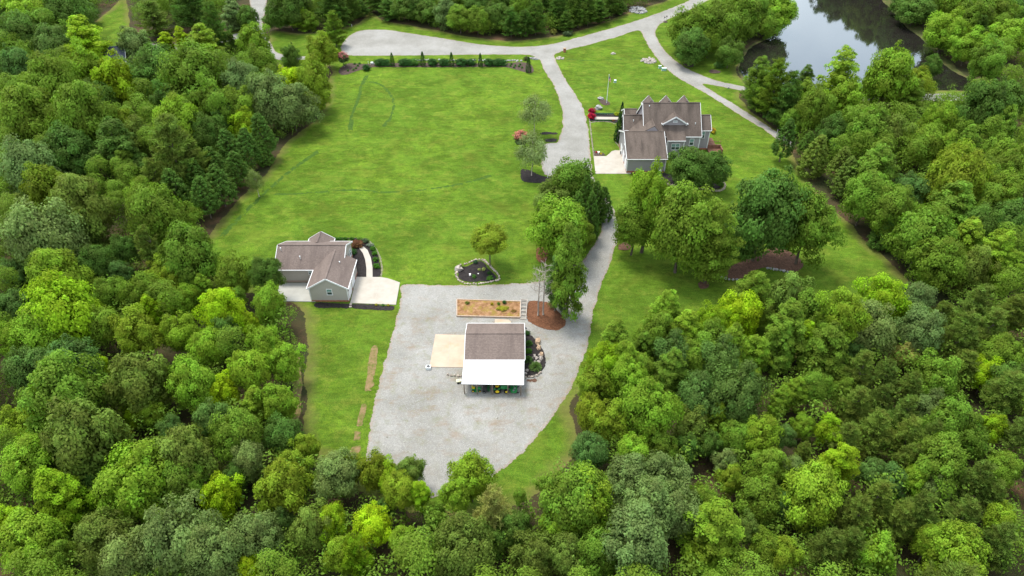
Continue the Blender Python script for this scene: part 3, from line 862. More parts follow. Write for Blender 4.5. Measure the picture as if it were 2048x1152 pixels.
# shed with lean-to
sp = empty("equipment_shed", (-3, 89, 0), 0, "shed with brown shingle roof and white metal lean-to sheltering the tractors", "shed")
def build_shed():
    gable(sp, 'x', -8.1, 1.9, 87.4, 96.4, 3.0, 4.8, "light_siding", "rose_shingles", oh=0.35, og=0.4)
    # standing seam roof of the lean-to
    m = MB()
    zt, zb, yt, yb = 3.02, 2.55, 86.92, 81.55
    m.plate([(-8.75, yb, zb), (2.05, yb - 0.25, zb), (2.2, yt, zt), (-8.62, yt, zt)], 0.05)
    for i in range(28):
        u = i / 27
        m.beam((-8.73 + 10.76 * u, yb - 0.25 * u, zb + 0.012), (-8.6 + 10.78 * u, yt, zt + 0.03), 0.05, 0.09)
    m.build("metal_roof", M["white_metal"], sp)
    m = MB(); m.beam((-8.7, 81.75, 2.38), (2.0, 81.52, 2.38), 0.08, 0.22); m.beam((-8.6, 86.9, 2.82), (2.1, 86.9, 2.82), 0.08, 0.2)
    for i in range(9): m.beam((-8.5 + i * 1.3, 81.7, 2.43), (-8.45 + i * 1.3, 86.9, 2.9), 0.05, 0.13)
    m.build("rafters", M["timber_post"], sp)
    for x, y in ((-8.35, 81.6), (-6.1, 81.5), (-3.46, 81.4), (-0.73, 81.3), (1.53, 81.2)):
        m = MB(); m.box(x - .08, y - .08, 0, x + .08, y + .08, 2.4); m.build("post", M["timber_post"], sp)
    for y in (90.2,):
        k = MB()
        for j in range(4): k.box(-8.16, y - 1.5, 0.14 + j * 0.58, -8.1, y + 1.5, 0.14 + j * 0.58 + 0.56)
        k.build("garage_door", M["white_trim"], sp)
    m = MB(); m.box(-6.0, 87.34, 0.1, -5.0, 87.4, 2.1); m.build("door", M["grey_metal"], sp)
    k = MB(); k.tube([(2.25, 95.4, 3.2), (2.5, 95.3, 3.35), (2.6, 95.1, 3.3)], 0.06, 6); k.box(2.45, 94.9, 3.15, 2.8, 95.2, 3.35); k.build("flood_light", M["dark_metal"], sp)
local(sp, build_shed)

# third house, half hidden in the far left trees
th = empty("wooded_house", (*G(222, 138), 0), math.radians(14), "house with dark slate blue roof half hidden among the far left trees", "house")
gable(th, 'x', -6.5, 6.5, -4.6, 4.6, 3.6, 7.4, "light_siding", "slate_shingles", brick=0.4)
gable(th, 'y', -8.2, -0.5, -1.0, 5.0, 3.2, 5.8, "light_siding", "slate_shingles", ends=(1, 0))
window(th, -3.8, -4.6, 1.4, 1.0, 1.5); window(th, 2.0, -8.2, 1.2, 1.0, 1.5)

# ---------------------------------------------------------------- machines under the lean-to
def wheel(parent, c, R, W, rim="yellow_paint"):
    r = R * 0.56
    o = lathe([(r, -W / 2), (R * 0.93, -W / 2), (R, -W * 0.3), (R, W * 0.3), (R * 0.93, W / 2), (r, W / 2), (r, -W / 2)], 18, (0, 0, 0), 'y').build("wheel", M["tyre_rubber"], parent, c)
    m = lathe([(r, -W * 0.42), (r * 0.8, -W * 0.30), (r * 0.3, -W * 0.36), (0.0, -W * 0.38)], 16, (0, 0, 0), 'y')
    q = lathe([(r, W * 0.42), (r * 0.8, W * 0.30), (r * 0.3, W * 0.36), (0.0, W * 0.38)], 16, (0, 0, 0), 'y')
    m.add(q.v, q.f); m.build("rim", M[rim], o)
    lg = MB()
    for k in range(14):
        a = 2 * math.pi * k / 14
        lg.beam((math.cos(a) * R, -W * 0.4, math.sin(a) * R), (math.cos(a + .15) * R, 0, math.sin(a + .15) * R), R * 0.06, R * 0.06)
        lg.beam((math.cos(a + .2) * R, W * 0.4, math.sin(a + .2) * R), (math.cos(a + .05) * R, 0, math.sin(a + .05) * R), R * 0.06, R * 0.06)
    lg.build("tread", M["tyre_rubber"], o)

def hood(L, W, z0, z1, nose=0.25, x0=0.0):
    """rounded bonnet along +x"""
    m = MB(); vs, fs = [], []; n = 9
    secs = [(x0, 1.0, 1.0), (x0 + L * 0.7, 0.95, 0.93), (x0 + L * 0.92, 0.88, 0.8), (x0 + L, 0.7, 0.55)]
    for x, kw, kh in secs:
        for i in range(n):
            a = math.pi * i / (n - 1)
            vs.append((x, -math.cos(a) * W / 2 * kw, z0 + (z1 - z0) * kh * min(1, math.sin(a) ** 0.35 if 0 < i < n - 1 else 0)))
    for j in range(len(secs) - 1):
        for i in range(n - 1): fs.append((j * n + i, j * n + i + 1, (j + 1) * n + i + 1, (j + 1) * n + i))
        fs.append((j * n, (j + 1) * n, (j + 1) * n + n - 1, j * n + n - 1))
    fs.append(tuple(range(n))); fs.append(tuple((len(secs) - 1) * n + i for i in reversed(range(n))))
    return m.add(vs, fs)

def seat(parent, x, z, w=0.5, mat="yellow_paint", y=0.0):
    m = MB(); m.box(x - .24, y - w / 2, z, x + .24, y + w / 2, z + .12); m.add(*(lambda b: (b.v, b.f))(MB().box(x - .3, y - w / 2, z + .08, x - .18, y + w / 2, z + .5)))
    return m.build("seat", M[mat], parent, bevel=0.05)

def steering(parent, x, z):
    m = MB(); m.tube([(x + .25, 0, z - .35), (x, 0, z)], 0.025, 6)
    ring = [(x + 0.05 * math.cos(a), 0.19 * math.sin(a), z + 0.17 * math.cos(a) + .02) for a in [2 * math.pi * k / 12 for k in range(13)]]
    m.tube(ring, 0.018, 5, cap=False); m.build("steering_wheel", M["dark_metal"], parent)

tr = empty("tractor", (-2.15, 82.35, 0), 0, "green tractor with yellow wheel rims in the middle of the lean-to", "tractor")
hood(1.35, 0.72, 0.72, 1.35, x0=0.15).build("hood", M["green_paint"], tr, smooth=False, bevel=0.03)
m = MB(); m.box(-0.75, -0.28, 0.5, 1.5, 0.28, 0.76); m.box(1.5, -0.3, 0.55, 1.72, 0.3, 0.95); m.tube([(0.9, 0.3, 1.2), (0.9, 0.3, 1.75)], 0.035, 6); m.build("chassis", M["dark_metal"], tr)
for s in (-1, 1):
    wheel(tr, (-0.42, s * 0.68, 0.62), 0.62, 0.36); wheel(tr, (1.15, s * 0.6, 0.42), 0.42, 0.26)
    m = MB(); m.add(*(lambda b: (b.v, b.f))(MB().plate([(-1.05, s * .68 - .2, 1.1), (0.1, s * .68 - .2, 1.28), (0.1, s * .68 + .2, 1.28), (-1.05, s * .68 + .2, 1.1)], 0.05)))
    m.build("fender", M["green_paint"], tr, bevel=0.03)
m = MB(); m.tube([(-0.95, -0.45, 0.8), (-0.98, -0.45, 2.0), (-0.98, 0.45, 2.0), (-0.95, 0.45, 0.8)], 0.04, 6); m.build("roll_bar", M["dark_metal"], tr)
seat(tr, -0.45, 1.05); steering(tr, 0.1, 1.45)
m = MB()
for s in (-1, 1): m.beam((0.3, s * .55, 1.15), (1.5, s * .52, 1.05), 0.08, 0.14); m.beam((1.5, s * .52, 1.05), (2.1, s * .5, 0.45), 0.08, 0.14)
m.build("loader_arm", M["green_paint"], tr)

gt = empty("riding_mower", (-6.35, 82.4, 0), 0, "green riding mower with yellow seat at the left end of the lean-to", "mower")
hood(0.75, 0.5, 0.4, 0.85, x0=0.15).build("hood", M["green_paint"], gt, bevel=0.02)
m = MB(); m.box(-0.7, -0.3, 0.3, 0.3, 0.3, 0.5); m.box(-0.8, -0.42, 0.5, -0.25, 0.42, 0.62); m.build("body", M["green_paint"], gt, bevel=0.04)
m = MB(); m.box(-0.25, -0.6, 0.12, 0.45, 0.6, 0.26); m.build("mower_deck", M["green_paint"], gt, bevel=0.04)
for s in (-1, 1): wheel(gt, (-0.5, s * .4, 0.27), 0.27, 0.22); wheel(gt, (0.7, s * .38, 0.2), 0.2, 0.14)
seat(gt, -0.42, 0.62, 0.46); steering(gt, 0.05, 0.95)

im = empty("farm_implement", (-4.6, 82.7, 0), 0, "dark green box frame implement between the mower and the tractor", "implement")
m = MB()
for x in (-0.45, -0.2, 0.05, 0.3): m.box(x - 0.06, -0.9, 0.35, x + 0.06, 0.9, 0.47)
m.box(-0.6, -0.95, 0.3, 0.5, -0.85, 0.55); m.box(-0.6, 0.85, 0.3, 0.5, 0.95, 0.55); m.build("frame", M["dark_metal"], im)
m = MB(); m.plate([(0.3, -0.9, 0.85), (0.62, -0.9, 0.2), (0.62, 0.9, 0.2), (0.3, 0.9, 0.85)], 0.05); m.build("blade", M["green_paint"], im)
m = MB(); m.tube([(-0.3, 0, 0.45), (-0.1, 0, 1.0), (0.3, -0.3, 0.45)], 0.04, 6); m.build("hitch", M["dark_metal"], im)
for s in (-1, 1): wheel(im, (-0.3, s * 1.05, 0.25), 0.25, 0.14, "grey_metal")

mc = empty("mowing_deck", (0.35, 82.4, 0), 0, "glossy green rotary mowing deck at the right end of the lean-to", "mowing deck")
m = MB(); m.prism([(-.5, -.9), (.35, -.95), (.55, -.7), (.55, .7), (.35, .95), (-.5, .9), (-.62, .5), (-.62, -.5)], 0.25, 0.5); m.build("deck_shell", M["green_paint"], mc, bevel=0.06)
for p in ((-.1, -.5), (.15, 0), (-.1, .5)): lathe([(0.2, 0.5), (0.19, 0.58), (0.07, 0.6), (0.06, 0.7), (0, 0.71)], 12, (p[0], p[1], 0)).build("spindle_cover", M["grey_metal"], mc)
m = MB()
for s in (-1, 1): m.beam((-.4, s * .35, .55), (.1, s * .1, 1.0), .07, .07)
m.beam((.1, -.14, 1.0), (.1, .14, 1.0), .08, .08); m.build("hitch", M["green_paint"], mc)
for s in (-1, 1): wheel(mc, (0.68, s * .75, 0.17), 0.17, 0.12, "grey_metal")

yc = empty("yard_cart", (-9.5, 84.3, 0), 0.2, "small cream yellow cart parked left of the lean-to", "cart")
m = MB(); m.prism([(-.42, -.3), (.42, -.3), (.5, 0), (.42, .3), (-.42, .3)], .3, .55); m.build("tub", M["cream_plastic"], yc, bevel=.04)
m = MB(); m.tube([(.5, 0, .45), (.95, 0, .6), (.95, .2, .6)], .025, 6); m.build("handle", M["dark_metal"], yc)
for s in (-1, 1): wheel(yc, (-.15, s * .36, .2), .2, .1, "dark_metal")
for x in (-.15, .15): lathe([(0.09, .55), (.09, .6), (0, .61)], 10, (x, 0, 0)).build("cap", M["dark_metal"], yc)

hp = empty("lidded_box", (*G(857, 737), 0), 0, "small white box with round dark fan top at the tan apron's corner", "outdoor unit")
m = MB(); m.box(-.45, -.4, 0, .45, .4, .55); m.build("casing", M["pale_metal"], hp, bevel=.03)
lathe([(0.3, .55), (.3, .6), (.1, .62), (0, .62)], 16).build("fan_cover", M["dark_metal"], hp)

# ---------------------------------------------------------------- raised bed, steps, stones
rb = empty("raised_bed", (*A7([(660, 190)])[0], 0), 0, "long timber framed raised garden bed behind the shed", "garden bed")
c = A7([(355, 258), (960, 272), (965, 120), (355, 100)])
cx, cy = rb.location.x, rb.location.y
lc = [(x - cx, y - cy) for x, y in c]
m = MB()
for i in range(4): 
    for zz in (0.1, 0.3): m.beam((*lc[i], zz), (*lc[(i + 1) % 4], zz), 0.16, 0.19)
m.build("timber_frame", M["bed_timber"], rb)
m = MB(); m.prism(lc, 0, 0.30); m.build("soil", M["garden_soil"], rb)
st = empty("timber_steps", (*A7([(995, 195)])[0], 0), 0, "short flight of timber framed gravel steps at the raised bed", "steps")
cx, cy = st.location.x, st.location.y
L0, R0, L1, R1 = [(x - cx, y - cy) for x, y in A7([(965, 283), (1015, 286), (968, 106), (1030, 109)])]
for i in range(6):
    u = i / 5
    a = (L0[0] + (L1[0] - L0[0]) * u, L0[1] + (L1[1] - L0[1]) * u); b = (R0[0] + (R1[0] - R0[0]) * u, R0[1] + (R1[1] - R0[1]) * u)
    m = MB(); m.beam((*a, 0.1 + 0.06 * i), (*b, 0.1 + 0.06 * i), 0.14, 0.16); m.build("tread", M["grey_timber"], st)
m = MB()
for a, b in ((L0, L1), (R0, R1)): m.beam((*a, .14), (*b, .44), .13, .16)
m.build("stringer", M["grey_timber"], st)

def stonewall(name, pts, h, w, mat, label, cat="stone edging", step=0.45, seed=1, jit=0.1, z=0.0):
    """dry laid edging: one thing, its stones one mesh"""
    rnd = random.Random(seed)
    pl = [Vector((x, y, 0)) for x, y in pts]
    m = MB(); k = 0
    o0 = pl[len(pl) // 2]
    for a, b in zip(pl, pl[1:]):
        L = (b - a).length; n = max(1, int(L / step))
        for i in range(n):
            p = a.lerp(b, (i + .5) / n) - o0
            s = rnd.uniform(.75, 1.2)
            m.ball((p.x + rnd.uniform(-jit, jit), p.y + rnd.uniform(-jit, jit), z + h * .42), (step * .56 * s, w * .5 * s, h * .6 * rnd.uniform(.8, 1.15)), seed * 50 + k, 0.55, 8, 5); k += 1
    o = m.build(name, M[mat], None, (o0.x, o0.y, 0))
    return tag(o, label, cat)

stonewall("stone_edging", A5([]) or PX([(130, 640), (120, 610), (150, 580), (200, 570), (270, 540), (335, 538), (380, 580), (450, 655), (458, 690), (380, 712), (290, 724), (200, 724), (135, 690), (120, 640)], 880, 380, 3.84), 0.35, 0.4, "curb_stone", "ring of pale stones round the triangular mulch island", seed=2, step=.5)
stonewall("stone_retaining_wall", A7([(250, 812), (285, 824), (350, 830), (410, 832)]), 0.45, 0.34, "curb_stone", "low curved stone wall left of the white lean-to", "retaining wall", seed=3, jit=.03)
stonewall("stone_retaining_wall", A7([(1003, 840), (1060, 842), (1110, 832), (1150, 808), (1165, 790)]), 0.45, 0.34, "curb_stone", "low curved stone wall right of the white lean-to", "retaining wall", seed=4, jit=.03)
stonewall("stone_retaining_wall", AM([(790, 972), (860, 992), (1000, 1020), (1150, 1045), (1330, 1050), (1400, 1068), (1460, 1066), (1495, 1040), (1503, 1010), (1485, 985), (1455, 972)]), 0.6, 0.5, "curb_stone", "curved pale block wall ending in a hook behind the big house", "retaining wall", seed=5, jit=.02, step=.5)
stonewall("stone_edging", PX([(1350, 835), (1420, 845), (1500, 862), (1560, 875)], 1180, 320, 3.84), 0.5, 0.6, "grey_stone", "grey rubble edging under the rightmost lawn tree", seed=6, step=.6)
stonewall("stone_edging", PX([(1000, 905), (1080, 922), (1140, 925)], 1180, 320, 3.84), 0.5, 0.6, "grey_stone", "short grey rubble edging in shade under the lawn trees", seed=7, step=.6)
stonewall("rock_border", PX([(690, 408), (760, 412), (860, 408), (1000, 410), (1100, 412), (1200, 410), (1300, 412), (1420, 414), (1500, 412)], 600, 0, 3.388), 0.4, 0.9, "grey_stone", "long line of grey rocks between the hedge and the road", seed=8, step=.7, jit=.35)
stonewall("stone_curb", AM([(138, 280), (150, 380), (165, 520), (180, 650), (192, 715)]), 0.16, 0.18, "curb_stone", "pale curb along the drive at the front lawn", "curb", seed=9, jit=.0, step=.4)
stonewall("stone_curb", AM([(150, 382), (200, 370), (290, 367), (360, 374), (408, 395)]), 0.16, 0.18, "curb_stone", "arched curb above the little front lawn", "curb", seed=10, jit=.0, step=.4)
stonewall("stone_curb", AM([(400, 572), (430, 600), (450, 630), (454, 657)]), 0.16, 0.18, "curb_stone", "short curved curb left of the big garage", "curb", seed=11, jit=.0, step=.4)
stonewall("stone_curb", AM([(190, 290), (250, 297), (390, 303)]), 0.16, 0.18, "curb_stone", "straight curb beyond the front walk", "curb", seed=12, jit=.0, step=.4)
stonewall("stone_edging", A5([(1395, 660), (1408, 560), (1388, 440), (1346, 345), (1262, 245)]), 0.14, 0.16, "curb_stone", "thin edging round the curved walk's outer bed", seed=13, jit=.02, step=.35)

def pile(pxc, rx, ry, n, mat, label, seed, cat="rock pile", size=.28):
    rnd = random.Random(seed); x, y = G(*pxc); m = MB()
    for i in range(n):
        a, r = rnd.uniform(0, 6.28), math.sqrt(rnd.random())
        s = size * rnd.uniform(.6, 1.5)
        m.ball((math.cos(a) * r * rx, math.sin(a) * r * ry, s * .3 + (1 - r) * .25), (s, s * rnd.uniform(.7, 1), s * .7), seed * 9 + i, .6, 7, 5)
    return tag(m.build("rock_pile", M[mat], None, (x, y, 0)), label, cat)
pile((1276, 21), 3.6, 4.6, 150, "grey_stone", "large pale rock pile on the grass beyond the road", 1, size=.4)
pile((1298, 122), 2.6, 2.8, 90, "pale_stone", "rock pile beside the bend of the side road", 2, size=.35)
pile((1120, 117), 1.5, 1.2, 34, "pale_stone", "small rock pile at the mouth of the drive", 3)
pile((1066, 118), 2.0, 1.1, 34, "grey_stone", "small rock pile at the hedge's right end", 4)
pile((1226, 108), 0.9, 0.6, 12, "pale_stone", "few rocks alone in the front meadow", 5)
pile(tuple((840 + 1130 / 4.8, 580 + 660 / 4.8)), 1.0, 1.2, 40, "pale_stone", "loose pale cobbles in the bed right of the shed", 6, size=.16)
pile((1460 - 3, 147 + 30), .3, .3, 2, "grey_stone", "pair of stones at the track fork", 7)

def rock(px, py, r, mat, label, seed, name="boulder"):
    m = MB(); m.ball((0, 0, r[2] * .45), r, seed, .6, 12, 8)
    return tag(m.build(name, M[mat], None, (*G(px, py), 0), smooth=False), label, "boulder")
rock(1197, 218, (1.1, .9, .8), "grey_stone", "grey boulder in its own mulch ring by the flagpole", 1)
rock(1150 + 258 / 5.009, 170 + 142 / 5.009, (1.0, .8, .5), "grey_stone", "flat dark boulder at the tip of the flagpole bed", 2)
rock(840 + 1130 / 4.8, 580 + 505 / 4.8, (.55, .8, .5), "tan_stone", "tan orange boulder in the bed right of the shed", 3)
rock(840 + 1140 / 4.8, 580 + 560 / 4.8, (.4, .6, .35), "tan_stone", "smaller tan rock below the orange boulder", 4)
rock(840 + 1165 / 4.8, 580 + 620 / 4.8, (.4, .5, .3), "tan_stone", "tan rock beside the loose cobbles", 5)
rock(840 + 1025 / 4.8, 580 + 775 / 4.8, (.35, .3, .2), "pale_stone", "pink paving stone in the dark bed, upper", 6)
rock(840 + 1012 / 4.8, 580 + 805 / 4.8, (.35, .3, .2), "pale_stone", "pink paving stone in the dark bed, lower", 7)
rock(900 + 300 / 17.7, 510 + 540 / 17.7, (.75, .6, .7), "pale_stone", "big pale boulder at the island's left corner", 8)
for i, (x, y, l) in enumerate(((1047, 975, "square stepping stone beside the small garage, upper"), (1042, 1003, "square stepping stone beside the small garage, lower"))):
    X, Y = A5([(x, y)])[0]; m = MB(); m.box(-.25, -.2, 0, .25, .2, .2)
    tag(m.build("stepping_stone", M["curb_stone"], None, (X, Y, 0), bevel=.02), l, "paving stone")

# ---------------------------------------------------------------- posts, boxes, flag
fp = empty("flagpole", (*G(1213, 207), 0), 0, "tall white flagpole with a limp red and white flag", "flagpole")
lathe([(0.11, 0), (0.1, 3), (0.075, 6), (0.05, 9.2), (0.1, 9.22), (0.1, 9.34), (0, 9.4)], 10).build("pole", M["white_trim"], fp)
fl = []
def cloth(u0, u1, v0, v1, mat, nm):
    m = MB(); vs, fs = [], []; nu, nv = 5, 10
    for j in range(nv + 1):
        for i in range(nu + 1):
            u = u0 + (u1 - u0) * i / nu; v = v0 + (v1 - v0) * j / nv
            x = .09 + u * .55; z = 8.9 - v * 1.2 - u * .9
            vs.append((x, .13 * math.sin(u * 9 + v * 2) * u, z))
    for j in range(nv):
        for i in range(nu): fs.append((j * (nu + 1) + i, j * (nu + 1) + i + 1, (j + 1) * (nu + 1) + i + 1, (j + 1) * (nu + 1) + i))
    m.add(vs, fs); o = m.build(nm, M[mat], fp); s_ = o.modifiers.new("t", 'SOLIDIFY'); s_.thickness = .01
    return o
for k in range(7):
    cloth(0 if k > 3 else 0.45, 1, k / 7, (k + 1) / 7, "flag_red" if k % 2 == 0 else "white_trim", "flag_stripe")
cloth(0, .45, 0, 4 / 7, "flag_blue", "flag_canton")

def mailbox(px, py, label, n=1, mat="dark_metal", post="timber_post"):
    e = empty("mailbox", (*G(px, py), 0), 0, label, "mailbox")
    m = MB(); m.box(-.05, -.05, 0, .05, .05, 1.0); m.build("post", M[post], e)
    m = MB(); pr = [(-.12, 0), (.12, 0), (.12, .16), (.08, .24), (0, .27), (-.08, .24), (-.12, .16)]
    vs = [(x, -.3, 1.0 + z) for x, z in pr] + [(x, .25, 1.0 + z) for x, z in pr]; k = len(pr)
    m.add(vs, [tuple(range(k)), tuple(reversed(range(k, 2 * k)))] + [(i, k + i, k + (i + 1) % k, (i + 1) % k) for i in range(k)]); m.build("box", M[mat], e)
    m = MB(); m.box(.12, -.2, 1.1, .14, -.16, 1.35); m.build("flag_lever", M["flag_red"], e)
    return e
mailbox(1328.5, 43, "black mailbox on a white post at the side road, left of two", post="white_trim").scale = (1.5,) * 3
mailbox(1332.5, 41, "black mailbox at the side road, right of two", post="white_trim").scale = (1.5,) * 3
mailbox(680, 85, "dark mailbox at the left end of the turning circle").scale = (1.4,) * 3
bm = empty("brick_mailbox", (*G(1129, 104), 0), 0, "orange brick mailbox pillar at the mouth of the drive", "mailbox")
m = MB(); m.box(-.45, -.4, 0, .45, .4, 1.3); m.build("pillar", M["brick"], bm); m = MB(); m.box(-.52, -.47, 1.3, .52, .47, 1.42); m.build("cap", M["tan_stone"], bm)
m = MB(); m.box(-.16, -.44, .85, .16, -.4, 1.12); m.build("mail_door", M["dark_metal"], bm)
def ubox(px, py, w, h, mat, label, d=.7):
    e = empty("utility_box", (*G(px, py), 0), 0, label, "utility box")
    m = MB(); m.box(-w / 2, -d / 2, .1, w / 2, d / 2, h); m.build("cabinet", M[mat], e, bevel=.05)
    m = MB(); m.box(-w / 2 - .1, -d / 2 - .1, 0, w / 2 + .1, d / 2 + .1, .1); m.build("base", M["grey_concrete"], e)
    m = MB(); m.box(-w / 2 - .04, -d / 2 - .04, h, w / 2 + .04, d / 2 + .04, h + .06); m.build("lid", M["pale_metal"], e, bevel=.02)
ubox(1319.5, 136.5, .9, .9, "box_green", "pale green utility box in the meadow, left of two")
ubox(1327.5, 141, 1.5, .9, "box_green", "larger pale green utility box in the meadow, right of two", .9)
ubox(1230, 165, .7, .8, "box_green", "small white green box right of the flagpole")
ubox(745, 128, 1.1, .6, "pale_metal", "pale flat box at the left end of the hedge")
gm = empty("yard_urn", (*G(1319, 351), 0), 0, "pale metal tank behind the garage beside the round tree", "tank")
lathe([(.0, 0), (.42, 0), (.4, .1), (.3, .2), (.34, 1.2), (.42, 1.3), (.3, 1.6), (.1, 1.75), (0, 1.78)], 12).build("tank", M["pale_metal"], gm)
for px, py, l, h in ((1095, 356, "white post beside the parking bay under the birch", 1.8), (737, 128, "short white pipe at the left end of the hedge", 1.0), (1554, 266, "short white marker post beside the end of the track", 1.0), (704, 54, "short white marker post by the far trees above the turning circle", 1.0)):
    o = lathe([(.06, 0), (.06, h), (.075, h + .01), (.0, h + .1)], 8).build("marker_post", M["white_trim"], None, (*G(px, py), 0)); tag(o, l, "post")
# ornaments
def figure(px, py, label, mat="statue_white", s=1.0):
    e = lathe([(.2, 0), (.22, .08), (.1, .12), (.09, .3), (.24, .42), (.26, .5), (.05, .52), (0, .5)], 12).build("bird_bath", M[mat], None, (*G(px, py), 0)); e.scale = (s,) * 3
    tag(e, label, "bird bath")
figure(900 + 710 / 17.7, 510 + 730 / 17.7, "white ring-topped garden ornament on the black mulch island", s=.9)
figure(1150 + 235 / 5.009, 170 + 690 / 5.009, "pale garden ornament in the corner bed by the drive", s=1.3)
figure(900 + 1000 / 17.7, 510 + 690 / 17.7, "tiny white ornament right of the ring ornament", s=.55)
# cows lick: patio set by the garage
e = empty("garden_bench", (*AM([(472, 697)])[0], 0), 0, "small dark bench beside the white garage doors", "bench")
m = MB(); m.box(-.6, -.2, .4, .6, .2, .46); m.build("seat", M["dark_metal"], e); m = MB(); m.box(-.6, .2, .5, .6, .25, .9); m.build("backrest", M["dark_metal"], e)
for x in (-.5, .5):
    m = MB(); m.box(x - .04, -.18, 0, x + .04, .22, .4); m.build("leg", M["dark_metal"], e)
# ---------------------------------------------------------------- foliage meshes

def quads_mesh(name, C, N, size, aspect, var, rng, mat="foliage", droop=None):
    """C centres, N normals, size per leaf spray; each becomes a four-sided pointed card"""
    n = len(C)
    N = N / (np.linalg.norm(N, axis=1, keepdims=True) + 1e-9)
    A = rng.normal(size=(n, 3)) if droop is None else droop + rng.normal(size=(n, 3)) * 0.35
    T = np.cross(N, A); T /= np.linalg.norm(T, axis=1, keepdims=True) + 1e-9
    B = np.cross(N, T)
    if droop is not None: T, B = B, T
    s = size[:, None]
    a = T * s; b = B * s * aspect
    k = rng.uniform(-0.25, 0.25, (n, 1))
    V = np.empty((n, 4, 3))
    V[:, 0] = C - a; V[:, 1] = C - b + a * k; V[:, 2] = C + a + N * s * 0.25; V[:, 3] = C + b + a * k
    me = bpy.data.meshes.new(name)
    me.vertices.add(n * 4); me.vertices.foreach_set("co", V.reshape(-1).astype(np.float32))
    me.loops.add(n * 4); me.loops.foreach_set("vertex_index", np.arange(n * 4, dtype=np.int32))
    me.polygons.add(n); me.polygons.foreach_set("loop_start", np.arange(0, n * 4, 4, dtype=np.int32)); me.polygons.foreach_set("loop_total", np.full(n, 4, np.int32))
    at = me.attributes.new("var", 'FLOAT', 'FACE'); at.data.foreach_set("value", var.astype(np.float32))
    me.update(calc_edges=True)
    me.materials.append(M[mat])
    return me


def unit(v): return v / (np.linalg.norm(v, axis=-1, keepdims=True) + 1e-9)


def sphere_pts(n, rng, zmin=-1.0):
    v = unit(rng.normal(size=(n * 3, 3)))
    return v[v[:, 2] > zmin][:n]


def crown_clumps(kind, rng, nc):
    """centres, radii and outward directions of the leaf clumps of a crown about 2 wide"""
    C, R, D = [], [], []
    ph = rng.uniform(0, 6.28, 6); am = rng.uniform(0.04, 0.13, 6)
    def lobe(a): return 1 + sum(am[k] * math.cos((k + 2) * a + ph[k]) for k in range(4))
    if kind in ('R', 'O', 'B'):
        d = sphere_pts(nc, rng, -0.93)
        for v in d:
            a = math.atan2(v[1], v[0])
            r = lobe(a) * rng.uniform(0.62, 1.0) * (1 - 0.12 * max(0, v[2]) ** 4)
            if kind == 'O': r *= rng.uniform(0.7, 1.1)
            c = v * np.array([r, r, r * (1.0 if v[2] > 0 else 0.95)])
            if v[2] < 0: c[:2] *= 1 + .25 * abs(v[2])
            C.append(c * 0.86); R.append(0.10 + 0.22 * rng.random() ** 1.6); D.append(v)
    elif kind == 'U':
        for i in range(nc):
            t = rng.random() ** 0.85
            rad = (0.55 + 0.9 * t) if t < 0.3 else 0.98 * (1 - (t - 0.3) / 0.72) ** 0.72 + 0.05
            rad = min(rad, 0.98)
            a = rng.uniform(0, 6.28)
            rr = rad * lobe(a) * rng.uniform(0.62, 1.0)
            z = -1.35 + 2.85 * t
            C.append(np.array([rr * math.cos(a) * .9, rr * math.sin(a) * .9, z])); R.append(rng.uniform(0.13, 0.23) * (1.1 - 0.35 * t))
            D.append(unit(np.array([math.cos(a), math.sin(a), 0.55 + 0.8 * t])))
    return np.array(C), np.array(R), np.array(D)


